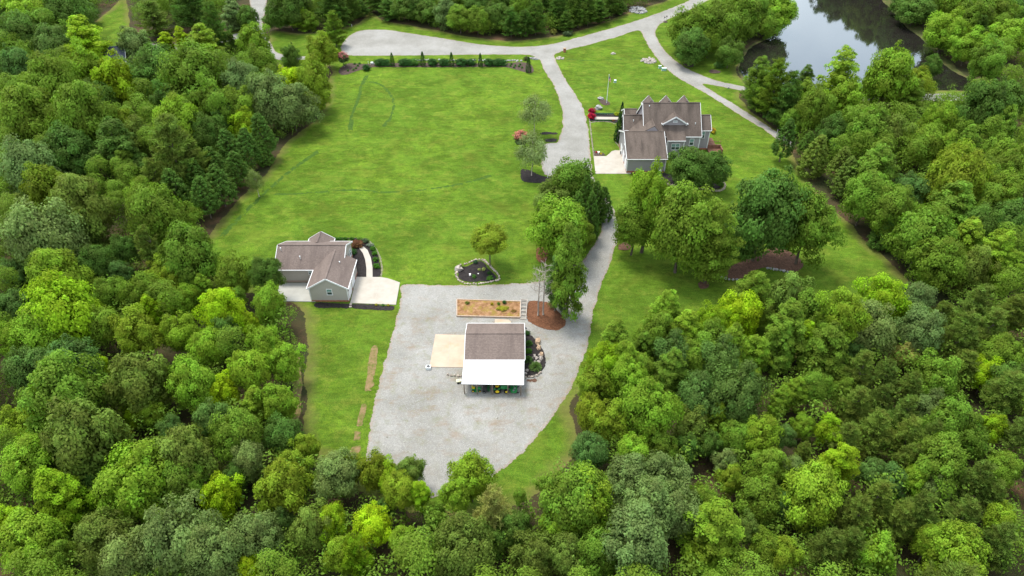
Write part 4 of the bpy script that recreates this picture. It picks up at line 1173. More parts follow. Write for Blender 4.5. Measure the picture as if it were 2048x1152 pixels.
def make_crown(kind, seed, leaves=9000, leaf=0.052, name="crown"):
    rng = np.random.default_rng(seed)
    if kind in ('R', 'O', 'U', 'B'):
        nc = {'R': 125, 'O': 95, 'U': 95, 'B': 70}[kind]
        C, R, D = crown_clumps(kind, rng, nc)
        nc = len(C)
        w = R ** 2; cnt = np.maximum(8, (leaves * w / w.sum()).astype(int))
        idx = np.repeat(np.arange(nc), cnt); n = len(idx)
        L = unit(rng.normal(size=(n, 3)) + D[idx] * 0.75 + np.array([0, 0, 0.55]))
        rr = R[idx] * (0.62 + 0.62 * rng.random(n) ** 1.3)
        P_ = C[idx] + L * rr[:, None] * np.array([1.15, 1.15, 0.8])
        Nn = L * 0.9 + D[idx] * 0.4 + np.array([0, 0, 0.35]) + rng.normal(size=(n, 3)) * 0.42
        cv = rng.random(nc)
        var = np.clip(0.62 * cv[idx] + 0.38 * rng.random(n) , 0, 1)
        size = leaf * rng.uniform(0.6, 1.35, n)
        if kind == 'B':
            keep = rng.random(n) < 0.75; P_ = P_ + rng.normal(size=P_.shape) * 0.06
            P_, Nn, var, size = P_[keep], Nn[keep], var[keep], size[keep]
        # inner leaves that close the heart of the crown
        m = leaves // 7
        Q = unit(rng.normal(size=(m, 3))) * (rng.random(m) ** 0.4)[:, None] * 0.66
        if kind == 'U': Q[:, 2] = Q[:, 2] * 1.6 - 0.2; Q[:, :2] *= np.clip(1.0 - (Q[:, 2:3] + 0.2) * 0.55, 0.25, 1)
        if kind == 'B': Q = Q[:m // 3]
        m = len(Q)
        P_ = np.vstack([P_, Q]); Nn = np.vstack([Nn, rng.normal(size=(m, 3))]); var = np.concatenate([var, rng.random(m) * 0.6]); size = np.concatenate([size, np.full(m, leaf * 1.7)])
        return quads_mesh(name, P_, Nn, size, 0.62, var, rng)
    if kind == 'P':      # open pine: tufted boughs in loose layers
        C, D, V_, Ln = [], [], [], []
        nb = 62
        for i in range(nb):
            t = (i + rng.random()) / nb
            z = -1.05 + 2.15 * t
            rad = (0.95 * (1 - max(0, t - 0.25) / 0.85) ** 0.8) * rng.uniform(0.7, 1.12)
            a = rng.uniform(0, 6.28)
            d = np.array([math.cos(a), math.sin(a), rng.uniform(0.1, 0.45)])
            m = max(4, int(11 * rad))
            bv = rng.random()
            for k in range(m):
                u = (k + 1) / m
                side = np.array([-d[1], d[0], 0]) * rng.normal() * 0.16 * (1.2 - u * 0.5)
                C.append(np.array([0, 0, z]) + d * rad * u + side + np.array([0, 0, rng.normal() * 0.03])); D.append(unit(d + side * 2)); V_.append(bv * 0.7 + rng.random() * 0.3)
        C, D, V_ = np.array(C), np.array(D), np.array(V_)
        idx = np.repeat(np.arange(len(C)), max(6, leaves // len(C))); n = len(idx)
        P_ = C[idx] + rng.normal(size=(n, 3)) * np.array([0.055, 0.055, 0.028])
        ax = D[idx] + rng.normal(size=(n, 3)) * 0.55 + np.array([0, 0, 0.35])
        Nn = np.cross(ax, rng.normal(size=(n, 3))) + np.array([0, 0, 0.5])
        return quads_mesh(name, P_, Nn, leaf * rng.uniform(0.9, 1.9, n), 0.17, np.clip(V_[idx] + rng.normal(size=n) * 0.1, 0, 1), rng, droop=ax)
    if kind == 'C':      # dense cone of feathery upswept sprays: cedar, cypress
        nc = 230
        t = (np.arange(nc) + rng.random(nc)) / nc
        t = t ** 1.25
        a = np.cumsum(np.full(nc, 2.4)) + rng.normal(size=nc) * .3
        rad = np.clip(1 - t, 0, 1) ** 0.66 * np.minimum(1, .72 + 1.6 * t) * rng.uniform(.66, 1.0, nc) * .88
        Cc = np.column_stack([rad * np.cos(a), rad * np.sin(a), -1.42 + 2.8 * t])
        Rc = rng.uniform(.10, .19, nc) * (1.15 - .5 * t)
        Dc = unit(np.column_stack([np.cos(a), np.sin(a), np.full(nc, .9)]))
        cv = rng.random(nc)
        idx = rng.integers(0, nc, leaves); n = leaves
        L = unit(rng.normal(size=(n, 3)) + Dc[idx] * .9)
        u = rng.uniform(.2, 1.1, n)[:, None]
        P_ = Cc[idx] + L * Rc[idx][:, None] * u * np.array([.9, .9, .7]) + Dc[idx] * Rc[idx][:, None] * (u - .3) * .9
        ax = Dc[idx] + rng.normal(size=(n, 3)) * .4
        Nn = L + rng.normal(size=(n, 3)) * .3 + np.array([0, 0, .2])
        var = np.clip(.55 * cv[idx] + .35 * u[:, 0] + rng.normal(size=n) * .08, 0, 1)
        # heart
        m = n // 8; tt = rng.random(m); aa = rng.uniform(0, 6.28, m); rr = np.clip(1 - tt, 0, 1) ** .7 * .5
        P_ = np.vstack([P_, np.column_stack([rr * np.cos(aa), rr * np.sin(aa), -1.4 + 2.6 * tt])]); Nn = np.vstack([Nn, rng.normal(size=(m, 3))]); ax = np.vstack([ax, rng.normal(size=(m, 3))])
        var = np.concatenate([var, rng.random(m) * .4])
        return quads_mesh(name, P_, Nn, leaf * rng.uniform(0.6, 1.3, n + m), 0.45, var, rng, droop=ax)


def make_trunk(seed, limbs=7, mat="bark", spread=0.55, name="trunk"):
    """unit tall tapered trunk with limbs, 0.02 thick at the foot"""
    rnd = random.Random(seed); m = MB()
    bend = [(rnd.uniform(-.02, .02), rnd.uniform(-.02, .02)) for _ in range(6)]
    pts = [(0, 0, 0)] + [(bend[i][0] * (i + 1) * .6, bend[i][1] * (i + 1) * .6, (i + 1) / 6) for i in range(6)]
    m.tube(pts, [.019, .015, .013, .011, .009, .006, .002], 7)
    for k in range(limbs):
        t = .38 + .5 * k / limbs; a = k * 2.4 + rnd.uniform(-.4, .4)
        i = min(5, int(t * 6)); p = Vector(pts[i]).lerp(Vector(pts[i + 1]), t * 6 - i)
        L = spread * .5 * (1.1 - t)
        d = Vector((math.cos(a), math.sin(a), rnd.uniform(.5, 1.0)))
        m.tube([p, p + d * L * .5, p + d * L + Vector((0, 0, L * .25))], [.006, .004, .001], 5)
    o = m.build(name, M[mat], smooth=True); me = o.data; bpy.data.objects.remove(o)
    return me


CROWN = {
 'R': [make_crown('R', s, 13500, .040) for s in (1, 2, 3, 4, 5)],
 'O': [make_crown('O', s, 12000, .042) for s in (11, 12, 13)],
 'U': [make_crown('U', s, 12500, .039) for s in (21, 22, 23, 24)],
 'P': [make_crown('P', s, 10000, .058) for s in (31, 32, 33, 34)],
 'C': [make_crown('C', s, 12000, .050) for s in (41, 42, 43)],
 'B': [make_crown('B', s, 7000, .034) for s in (51, 52)],
}
TRUNK = [make_trunk(s) for s in (1, 2, 3)]
PTRUNK = [make_trunk(7, 9, "pale_bark", .8)]
HUE = {  # base colours of the leaves
 'Y': (0.275, 0.400, 0.010), 'y': (0.218, 0.338, 0.012), 'l': (0.182, 0.290, 0.020), 'm': (0.132, 0.218, 0.020), 'd': (0.084, 0.154, 0.022),
 'o': (0.132, 0.188, 0.028), 'g': (0.146, 0.208, 0.054), 'b': (0.094, 0.170, 0.034), 'a': (0.178, 0.242, 0.016), 'p': (0.150, 0.205, 0.070), 't': (0.30, 0.32, 0.08),
}
CNAME = {'Y': 'bright lime yellow', 'y': 'yellow-green', 'l': 'light green', 'm': 'mid green', 'd': 'dark green', 'o': 'olive', 'g': 'grey-green', 'b': 'blue-green', 'a': 'mustard-green', 'p': 'pale green', 't': 'tan-yellow'}
KNAME = {'R': ('broadleaf_tree', 'domed broadleaf tree'), 'O': ('broadleaf_tree', 'ragged open broadleaf tree'), 'U': ('broadleaf_tree', 'pointed upright broadleaf tree'),
         'P': ('pine_tree', 'wispy pine'), 'C': ('cedar_tree', 'dense cone-shaped evergreen'), 'B': ('birch_tree', 'airy birch')}
VH = {'R': 1.05, 'O': 1.05, 'U': 1.0, 'P': 1.0, 'C': .85, 'B': 1.15}       # vertical stretch of the unit crown
HALF = {'R': .98, 'O': .98, 'U': 1.45, 'P': 1.1, 'C': 1.5, 'B': 1.0}        # its half height
TR = random.Random(5)
ONES = "zero one two three four five six seven eight nine ten eleven twelve thirteen fourteen fifteen sixteen seventeen eighteen nineteen".split()
TENS = "x x twenty thirty forty fifty sixty seventy eighty ninety".split()
NUMW = [ONES[n] if n < 20 else "one hundred" if n == 100 else TENS[n // 10] + ("-" + ONES[n % 10] if n % 10 else "") for n in range(101)]
TREES = []        # (x, y, r, kind) of every tree placed
used = set()


def put_tree(x, y, rw, hc, kind, hue, label=None, group="woodland trees", vs=1.0, trunk=True):
    nm, kn = KNAME[kind]
    e = bpy.data.objects.new(nm, None); COL.objects.link(e); e.location = (x, y, 0); e.empty_display_size = .5
    cr = bpy.data.objects.new("crown", TR.choice(CROWN[kind])); COL.objects.link(cr); cr.parent = e
    cr.location = (0, 0, hc); cr.scale = (rw * TR.uniform(.88, 1.12), rw * TR.uniform(.88, 1.12), rw * VH[kind] * vs * TR.uniform(.95, 1.08))
    cr.rotation_euler = (TR.uniform(-.07, .07), TR.uniform(-.07, .07), TR.uniform(0, 6.28))
    b = HUE[hue]; j = TR.uniform(.86, 1.14); k = TR.uniform(.93, 1.07)
    cr.color = (b[0] * j * k, b[1] * j, b[2] * j / k, 1)
    top = hc + rw * VH[kind] * vs * HALF[kind] * .8
    tk = bpy.data.objects.new("trunk", TR.choice(TRUNK if kind != 'B' else PTRUNK)); COL.objects.link(tk); tk.parent = e
    fat = 1.0 if kind != 'B' else .6
    tk.scale = (top * fat, top * fat, top)
    tk.rotation_euler = (0, 0, TR.uniform(0, 6.28))
    TREES.append((x, y, rw, kind))
    if label is None:
        px, py = S(x, y, hc)
        fx, fy = px / 20.48, py / 11.52
        zone = "left wood" if px < 640 else ("right wood" if px > 1180 else "near wood")
        if py < 120: zone = "far wood"
        def mk(a, b_): return f"{CNAME[hue]} {kn} in the {zone}, {a} percent across, {b_} percent down"
        w_ = lambda n: NUMW[max(0, min(100, n))]
        for a, b_ in ((round(fx), round(fy)), (int(fx), int(fy)), (int(fx) + 1, int(fy)), (int(fx), int(fy) + 1), (int(fx) + 1, int(fy) + 1), (int(fx) - 1, int(fy)), (int(fx) + 2, int(fy)), (int(fx) - 2, int(fy)), (int(fx) + 3, int(fy)), (int(fx), int(fy) + 2), (int(fx) - 3, int(fy))):
            label = f"{CNAME[hue]} {kn}, {w_(a)} percent across and {w_(b_)} down"
            if label not in used: break
        used.add(label)
    tag(e, label, "tree", group)
    return e


def from_pixel(px, py, rp, kind, hue):
    """a tree whose crown's top and width were read off the photograph"""
    ty = py - rp * .93
    best = None; vary = TR.uniform(.92, 1.14)
    for f in (1.0, .9, 1.1, .8, 1.2, .7, 1.32, .6, .5):
        x, y = G(px, py, 12)
        for _ in range(7):
            rw = min(rp * depth(x, y, 12) / FPX, 8.0)
            h = min(21, max(6.5, 1.6 + 2.8 * rw)) * f * vary
            if py < 105: h = max(6.5, 2.5 * rw) * f
            x, y = G(px, ty, h * .97)
        X_, Y_ = np.array([x]), np.array([y])
        bad = 2 * inside(ROAD, X_, Y_)[0] + 2 * inside(LANE, X_, Y_)[0] + 2 * inside(CLEAR, X_, Y_)[0] + 2 * inside(POND, X_, Y_)[0] + inside(LAWN, X_, Y_)[0]
        if best is None or bad < best[0]: best = (bad, x, y, rw, h)
        if bad == 0: break
    _, x, y, rw, h = best
    half = (h - h * .07) / 2
    vs = min({'U': 1.12, 'C': .95, 'P': 1.35}.get(kind, 1.42), half / (rw * VH[kind] * HALF[kind]))
    hc = h - vs * rw * VH[kind] * HALF[kind]
    return put_tree(x, y, rw * {'R': 1.04, 'O': 1.06, 'U': 1.2, 'C': 1.15}.get(kind, 1.0), hc, kind, hue, vs=vs / {'U': 1.1}.get(kind, 1.0))


Z = {
 1: (0, 0, 2.88, """120,60,120,Rl 330,50,130,Rd 440,60,80,Rd 260,250,110,Rb 60,350,90,Rb 450,240,120,Uy 440,370,110,Ol 220,450,150,Rm 600,430,125,Oy 850,420,165,Rd 1060,400,160,Rm
 940,240,50,UY 1030,210,45,UY 1150,240,90,Ul 740,240,90,Og 400,620,150,Rm 80,660,180,Rm 960,680,120,Rl 1190,560,110,Om 1360,450,110,Rg 1520,530,120,Rg 1650,600,120,Rg 1650,460,85,RY
 1780,430,95,Ra 1790,560,90,Ra 1480,350,90,Rm 1440,230,90,Ol 1660,310,55,Rd 1840,280,85,Oa 1320,250,50,Pd 620,690,90,Ra 1380,700,80,Oy 1150,740,100,Rd 1250,640,90,Ud 740,780,100,Ro
 620,850,130,Ud 700,950,80,Um 940,870,170,Po 850,1020,100,Po 1060,900,120,Po 1290,830,80,Cd 1400,830,80,Cd 1480,750,85,Cd 1200,930,80,Cd 1340,960,80,Cd 1100,1000,75,Cd 970,1070,85,Cd
 1230,1050,90,Cd 1140,1110,90,Cd 1500,870,60,Cd 1450,1020,50,Bg 100,950,150,Rg 340,850,120,Rd 400,960,90,Rd 230,1090,140,Ra 1060,60,160,Pd 850,110,100,Po 1200,120,90,Pd 1330,90,80,Ug
 1410,90,60,Rd 1580,100,75,Rd 1730,130,75,Ul 1640,20,100,Rd 1900,50,100,Pd 60,180,120,Rd 190,140,110,Rm 930,560,90,Od 1020,620,80,Oa 530,560,100,Rd 1340,580,90,Rm"""),
 2: (600, 0, 3.388, """50,130,55,Rm 240,50,100,Pd 215,180,90,Pm 400,80,75,Pd 590,90,85,Pd 720,60,100,Rd 860,80,85,Rd 980,60,85,Rg 1080,110,90,Rm 1200,130,85,Rm 1320,90,80,Rd 1430,140,90,Pd
 1530,150,80,Pd 1600,100,90,Pd 1740,80,75,Pd 1850,60,80,Pd 1960,60,75,Pd 1180,30,90,Rd 1500,30,90,Rm 500,20,80,Pd 330,20,80,Pd 1400,20,80,Rd 800,0,90,Rd 1030,0,90,Rm 1650,10,80,Pd 1900,0,80,Pd"""),
 3: (1100, 0, 3.388, """60,60,85,Pd 200,60,85,Pd 340,80,75,Pd 470,50,65,Pd 110,150,70,Pd 420,0,80,Pd 250,-20,80,Pd 1000,160,130,Rm 1160,130,150,Rm 980,290,105,Rd 1290,80,140,Rm 1300,240,110,Rm 1240,340,85,Rd
 1440,60,110,Rm 1580,70,120,Rl 1500,150,75,Rm 1100,260,90,Rm 1450,600,120,Pm 1560,540,120,Pm 1440,480,80,Um 1660,600,110,Pd 1480,700,110,Pd 1620,700,110,Pd 1750,520,60,Ud"""),
 4: (1450, 0, 3.388, """830,480,120,Ul 1190,450,150,Rl 1070,520,90,Rm 1350,560,100,Ra 650,680,120,Rm 880,640,110,Ol 1150,640,80,Ut 1010,830,130,Rm 440,920,90,Cd 580,960,65,Cd 650,1040,110,Co 820,1090,85,Co
 1130,900,120,Oo 1300,660,90,Um 1500,800,100,Rl 1370,960,110,Rm 1540,990,90,Ul 1690,970,90,Um 1830,690,150,Rd 1940,850,95,Um 1960,640,110,Rd 1080,1080,110,Um 1650,1120,140,Ra 1950,1080,110,Rm
 1330,80,120,Rd 1560,180,130,Rl 1500,330,110,Om 1740,90,110,Rm 1850,370,110,Om 1970,230,120,Rl 1900,60,110,Rm 1440,430,55,Od 1980,60,80,Rd 1700,300,100,Ol 1600,-20,110,Rm 1430,0,90,Rm 1240,-10,80,Rd
 480,820,90,Rm 760,880,100,Rd 560,640,90,Um 400,760,80,Pd"""),
 8: (1450, 150, 2.81, """880,540,110,Um 850,650,110,Rm 970,730,100,Rm 1150,690,55,RY 1370,560,140,Ra 1330,750,120,Um 1180,900,140,Rm 1040,800,85,Om 930,880,80,Cd 1400,950,110,Ul 1560,1000,100,Ul 1620,820,110,Rd
 1620,640,95,Rm 1500,690,80,Rm 1250,1040,120,Rm 1640,500,95,Rm 1450,1080,110,Oo 1630,1090,85,Ul 720,560,80,Co 1080,640,90,Rb 1230,640,80,Rd 1480,830,90,Rd"""),
 5: (0, 360, 3.2, """420,120,170,Ro 520,300,110,Po 180,330,180,Rg 50,180,90,Ro 860,110,110,Rm 930,200,160,Rm 1120,230,100,Rm 920,420,110,Po 280,600,170,Rl 1150,470,170,Rm 1460,580,110,Rm 1680,590,95,Rd 740,590,75,Rb
 670,730,110,Rm 870,720,105,Rm 60,600,90,Rb 40,800,90,Rb 300,850,200,Ry 200,990,160,Rl 630,920,110,Rm 820,980,130,Oa 930,830,70,UY 1030,800,60,Uy 1150,760,85,Rl 1280,700,75,Ul 1370,820,125,RY 1560,920,75,Oy 1110,960,105,Rl
 1690,780,105,Rl 1290,1070,110,Rl 1650,1050,110,Rl 60,1020,110,Rl 1400,980,90,Od 1080,640,90,Oa 560,520,110,Rd 1000,580,80,Oa 760,440,80,Rd 430,830,110,Rm 1480,760,70,Rm"""),
 6: (0, 700, 2.549, """230,240,170,Rm 330,460,190,Oo 640,160,140,Oo 450,90,55,RY 300,80,120,Rb 100,100,110,Rb 930,170,115,Rl 1110,220,75,OY 1240,100,100,Rl 1430,70,90,Ol 1400,270,90,Ol 1280,280,70,Ul 650,320,70,OY
 750,330,55,Rl 1060,370,90,Rb 850,410,65,Rb 1170,440,120,Rm 1420,450,100,Rd 50,400,100,Rl 90,600,120,Rl 250,770,130,Uy 640,690,165,Rl 870,560,140,Oo 900,690,110,Rm 1400,720,130,Oa 1090,770,100,OY 1700,640,110,Rg
 80,1010,140,Rl 470,980,140,Ro 840,980,180,Rg 600,1090,120,Rg 1060,1060,140,Rg 1270,980,120,Rg 1400,900,80,Rb 1560,930,110,Oo 1670,900,75,RY 1720,1060,95,Rl 1230,1130,75,RY 1480,600,80,Oa 20,890,70,Oy 550,480,80,Oa
 250,1080,80,Rm 1550,500,70,Oa 1240,560,90,Rg 780,200,70,Oy 450,700,70,Rd 1180,660,60,Rd"""),
 7: (600, 750, 2.866, """410,560,95,Ra 620,560,85,Oo 560,670,90,Ra 500,600,80,Oy 300,540,70,Ra 680,690,70,Uy 770,820,75,Rm 150,860,95,Oy 400,880,100,RY 300,1070,130,Py 600,1000,100,Rl 970,590,115,Rl 890,700,90,Ol 1110,790,130,Pt 930,1040,170,Ro
 1260,700,40,Rm 1220,900,110,Od 1580,740,190,Rm 1500,880,130,Rl 1680,220,95,Ra 1790,280,90,Oa 1690,450,80,Rb 1330,1060,120,Ro 1540,1070,115,Ro 1100,960,80,Rd 720,1000,80,Rd 480,780,60,Rd 1420,640,60,Om"""),
 9: (1150, 560, 1.945, """165,240,72,Um 280,270,52,Um 365,120,65,Ul 440,200,68,Ul 660,130,82,RY 545,160,60,Ry 710,60,80,Um 860,60,80,Oo 850,180,75,Um 910,230,50,Uy 590,310,80,Rb 715,290,62,Ul 820,270,60,Um 1010,270,80,Um
 1180,180,90,Rg 1240,80,85,Oy 1350,90,75,Rg 1380,190,80,Rg 1310,290,45,Rt 1110,280,45,Rb 80,400,65,Oa 215,380,72,Rl 380,360,70,Um 490,460,75,Rb 660,440,100,Rb 310,520,110,Rl 150,560,75,Oa 560,540,50,Ul 470,570,65,Oo
 870,440,50,Ul 810,470,42,Ul 950,420,55,Rm 640,620,60,Rm 740,610,65,Rl 830,610,42,Rb 900,570,42,Rl 1010,590,55,Oy 240,680,65,Rl 350,660,60,Rm 60,680,65,Rb 210,800,95,Rg 370,780,90,Rg 300,920,105,Rg 410,900,90,Rg
 250,1050,130,Rg 50,870,110,Rl 600,710,50,Og 620,780,55,Oa 770,730,65,Rm 850,750,55,Rg 1050,730,75,Uy 960,850,110,Rl 740,860,80,Rm 815,880,50,Rb 570,1020,120,Ul 450,960,60,Rm 760,1050,60,Rm 840,1080,65,Oa 1200,1080,75,Ol
 1180,760,50,Rb 1460,720,90,Rm 1430,820,60,Rg 1560,620,80,Rm 1250,790,60,Rb 1340,790,55,Rl 1690,940,60,Rl 1700,740,60,Rm 1640,370,60,OY 1450,380,80,Om 1650,580,55,Oy 1500,550,80,Om 1700,300,75,Rm 1720,400,70,Rd 1420,1030,60,Rl
 1540,1100,100,Rl 1430,500,60,Rg 1130,360,70,Po 1230,390,65,Po 1330,430,65,Po 1120,490,70,Po 1220,480,65,Po 1310,530,75,Po 1200,600,80,Po 1330,620,80,Po 1410,620,60,Po 1590,120,85,Po 1540,220,80,Po 1650,200,75,Po 1080,620,60,Po
 1200,880,80,Po 1120,940,80,Po 1380,920,85,Po 1290,960,80,Po 1550,950,90,Po 1600,790,75,Po 1660,850,60,Po 1010,1060,80,Po 1100,1050,70,Po 1680,1050,85,Po 900,690,50,Po 1480,1000,60,Po 1440,150,60,Po 1330,700,60,Po 540,640,50,Od
 200,320,70,Ul 270,350,60,Rm 120,310,60,Ry 330,200,70,Rm 400,290,75,Rb 480,300,70,Rm 620,260,70,Ul 560,240,70,Rm 930,140,80,Rm 1080,130,80,Ol 100,1080,90,Rm 500,880,70,Rm 690,980,50,Oo 1000,180,50,Om 940,320,50,Rm 1060,430,45,Rm 450,660,50,Od 680,560,45,Rd"""),
}
for k in (1, 2, 3, 4, 8, 5, 6, 7, 9):
    ox, oy, s_, txt = Z[k]
    for w_ in txt.split():
        a_, b_, r_, q_ = w_.split(',')
        from_pixel(ox + float(a_) / s_, oy + float(b_) / s_, float(r_) / s_, q_[0], q_[1])

# trees that stand alone on the lawns: foot, top, half width in the photograph
def lone(fx, fy, ty, rp, kind, hue, label, lean=0.0, clear=0.18, group=None, nm=None):
    x, y = G(fx, fy)
    rw = rp * depth(x, y, 6) / FPX
    h = 8.0
    for _ in range(30):
        e = S(x, y, h * .98)[1] - ty
        h += e * 0.08
    bot = h * clear
    hc = (h + bot) / 2
    vs = (h - bot) / 2 / (rw * VH[kind] * HALF[kind])
    t = put_tree(x, y, rw, hc, kind, hue, label, group, vs)
    if nm: t.name = nm
    return t

lone(1283, 505, 322, 40, 'R', 'l', "tall loose light green tree beside the drive below the big garage", clear=.2, nm="broadleaf_tree")
lone(1262, 510, 400, 40, 'R', 'm', "lower mid green tree overhanging the right edge of the drive")
lone(1350, 545, 377, 58, 'R', 'm', "broad mid green tree in the lawn group, second from the drive", clear=.12)
lone(1408, 566, 410, 48, 'U', 'm', "tapering mid green tree standing in a round mulch ring", clear=.12)
lone(1505, 522, 338, 74, 'R', 'd', "largest dark green tree of the lawn group behind the big house", clear=.08)
lone(1450, 535, 440, 40, 'R', 'd', "shaded dark tree between the ringed tree and the largest tree")
lone(1591, 528, 385, 50, 'R', 'm', "rightmost mid green tree of the lawn group", clear=.14)
lone(1372, 375, 297, 42, 'R', 'd', "round dense dark tree hugging the back of the big house, left one", clear=.05)
lone(1416, 378, 302, 32, 'R', 'd', "round dense dark tree behind the big house, right one", clear=.05)
lone(1140, 425, 318, 44, 'R', 'm', "full mid green tree covering the drive below the parking bay", clear=.1)
lone(1104, 445, 366, 36, 'R', 'o', "rounded olive tree left of the dark conifers", clear=.1)
for i, (a, b, c_) in enumerate(((1168, 455, 350), (1190, 445, 362), (1178, 480, 385), (1205, 440, 372), (1150, 470, 380))):
    lone(a, b, c_, 26, 'C', 'd', ["dark conifer of the drive clump, the tallest", "dark conifer of the drive clump, touching the gravel", "dark conifer of the drive clump, nearest the camera", "dark conifer of the drive clump, rightmost", "dark conifer of the drive clump, leftmost"][i], clear=.01, group="dark conifers beside the drive")
lone(1116, 520, 402, 54, 'R', 'l', "broad light green tree left of the drive above the dead trees", clear=.12)
lone(1160, 500, 440, 26, 'R', 'm', "small mid green tree between the conifers and the tall tree")
lone(1132, 632, 455, 44, 'U', 'm', "very tall narrow mid green tree rising over the pine straw bed", clear=.02)
lone(1110, 622, 520, 28, 'U', 'b', "shorter dark tree beside the tall narrow one on the pine straw", clear=.03)
lone(980, 532, 456, 37, 'R', 'a', "small mustard-green tree with a bent trunk at the mulch island", clear=.42)
lone(1068, 268, 188, 33, 'B', 'p', "pale grey-green birch beside the drive, the upper one", clear=.1)
lone(1063, 352, 265, 34, 'B', 'p', "pale birch with thin stems over the black mulch, the lower one", clear=.12)
lone(660, 138, 95, 24, 'O', 'a', "slim yellow-olive tree beside the pink crape myrtle", clear=.35)
lone(640, 142, 100, 22, 'O', 'a', "slim yellow-olive tree left of its twin by the turning circle", clear=.3)

for i in range(11):
    x, y = G(1682 + i * 15, -68 + i * 7.5)
    put_tree(x + TR.uniform(-2, 2), y + 4, 7.0, 15.5, 'R', 'dm'[i % 2], "tall tree on the far pond bank, seen mirrored in the water", "trees mirrored in the pond", 1.35)

# more trees wherever the woods would show bare ground
rng = np.random.default_rng(8)
def zone_free(X, Y, pad=0.0):
    ok = np.ones(len(X), bool)
    for pl in (LAWN, ROAD, CLEAR, POND, LANE):
        ok &= ~inside(pl, X, Y)
        if pad: ok &= edge_dist(pl, X, Y) > pad
    return ok
N0 = 9000
cx = rng.uniform(-260, 300, N0); cy = rng.uniform(34, 330, N0)
dep = cy * cP + H * sP
vis = (np.abs(cx) < dep * 0.80)
cx, cy = cx[vis], cy[vis]
okf = zone_free(cx, cy, 2.4)
cx, cy = cx[okf], cy[okf]
def near_house(x, y):
    px, py = G(222, 138)
    return (-54 < x < -30 and 100 < y < 130) or (abs(x - px) < 9 and abs(y - py) < 9)
pl_lane = None
spots = []
T_ = [(a, b, r) for a, b, r, k in TREES]
for x, y in zip(cx, cy):
    if near_house(x, y): continue
    r = rng.uniform(2.4, 4.2) * (1.0 if y < 150 else 1.15)
    A_ = np.array(T_)
    d = np.hypot(A_[:, 0] - x, A_[:, 1] - y)
    if (d > 0.72 * (A_[:, 2] + r)).all():
        px, py = S(x, y, 8)
        if 250 < px < 620 and py < 118 and (py > 55) : continue          # the lane stays open
        if 160 < px < 300 and py < 115: continue
        tx, ty_ = S(x, y, 12); gx_, gy_ = G(tx, ty_); a1, a2 = np.array([gx_]), np.array([gy_])
        if any(inside(pl, a1, a2)[0] for pl in (LAWN, ROAD, POND, CLEAR, LANE)): continue
        if 1480 < px < 1960 and py < 175 : continue
        if 470 < px < 560 and py < 120: continue
        if 150 < px < 235 and 440 < py < 520: continue
        T_.append((x, y, r)); spots.append((x, y, r))
print("free spots", len(spots), "listed", len(TREES))
def in_frame(x, y, z=8):
    px, py = S(x, y, z); return -30 < px < 2080 and -40 < py < 1230
nb = sum(1 for t_ in TREES if t_[3] in 'ROUB')
cand = sorted([s_ for s_ in spots if in_frame(s_[0], s_[1])], key=lambda s_: depth(*s_[:2], 8) / s_[2])
budget = 296 - nb
rest = []
for i, (x, y, r) in enumerate(cand):
    px, py = S(x, y, 8)
    pine = px > 1700 and py > 560 and rng.random() < .55 or (py < 110 and rng.random() < .5)
    if pine:
        put_tree(x, y, r, rng.uniform(6, 8), 'P', 'o' if py > 300 else 'd')
    elif budget > 0:
        budget -= 1
        k = 'ROU'[int(rng.integers(0, 3))]
        hue = rng.choice(list("mdolbag" if px > 640 else "mdolyab"))
        h = rng.uniform(9.5, 14)
        put_tree(x, y, r, h * .56, k, hue, vs=min(1.4 if k != 'U' else 1.1, h * .43 / (r * HALF[k])))
    else: rest.append((x, y, r))
rest += [s_ for s_ in spots if not in_frame(s_[0], s_[1])]
# a wide belt of woods beyond the frame
for _ in range(4200):
    x, y = rng.uniform(-420, 460), rng.uniform(20, 520)
    dd = y * cP + H * sP
    if abs(x) < dd * .80 and y < 325 and y > 40: continue
    if not zone_free(np.array([x]), np.array([y]), 3)[0]: continue
    px, py = S(x, y, 8)
    if 480 < px < 560 and py < 40 and y < 420: continue
    if 1350 < px < 1450 and py < 20: continue
    r = rng.uniform(5.0, 7.5) if y > 60 else rng.uniform(2.6, 3.6)
    rest.append((x, y, r))
for k in range(26):
    x, y = G(1640 + k * 9, -88 + k * 3.4 + rng.uniform(-5, 3)); rest.append((x, y, rng.uniform(5, 6.5))); rest.append((x + 3, y + 4, 9.0))
print("stuff trees", len(rest), "things", len(TREES))

def leaf_mass(name, spots, per, leaf, hlo, hhi, hues, label, seed, flat=1.0):
    rg = np.random.default_rng(seed)
    n = len(spots)
    Sx = np.array(spots)
    idx = np.repeat(np.arange(n), per)
    D = unit(rg.normal(size=(len(idx), 3)) + np.array([0, 0, .75]))
    nl = 14
    L = unit(rg.normal(size=(n, nl, 3)) + np.array([0, 0, .35]))
    pick = rg.integers(0, nl, len(idx))
    base = L[idx, pick] * .62
    P_ = base + D * .40 * rg.uniform(.8, 1.1, (len(idx), 1))
    r = Sx[idx, 2:3]
    hc = rg.uniform(hlo, hhi, n)[idx]
    W = np.column_stack([Sx[idx, 0], Sx[idx, 1], hc]) + P_ * r * np.array([1, 1, flat])
    Nn = D + base + np.array([0, 0, .3]) + rg.normal(size=D.shape) * .45
    size = leaf * rg.uniform(.6, 1.3, len(idx)) * r[:, 0]
    var = np.clip(.6 * rg.random((n, nl))[idx, pick] + .4 * rg.random(len(idx)), 0, 1)
    me = quads_mesh(name, W, Nn, size, .62, var, rg, mat=hues)
    o = bpy.data.objects.new(name, me); COL.objects.link(o)
    return tag(o, label, kind="stuff")
leafmat("far_foliage", c=(0.125, 0.205, 0.018))
leafmat("under_foliage", c=(0.115, 0.195, 0.020))
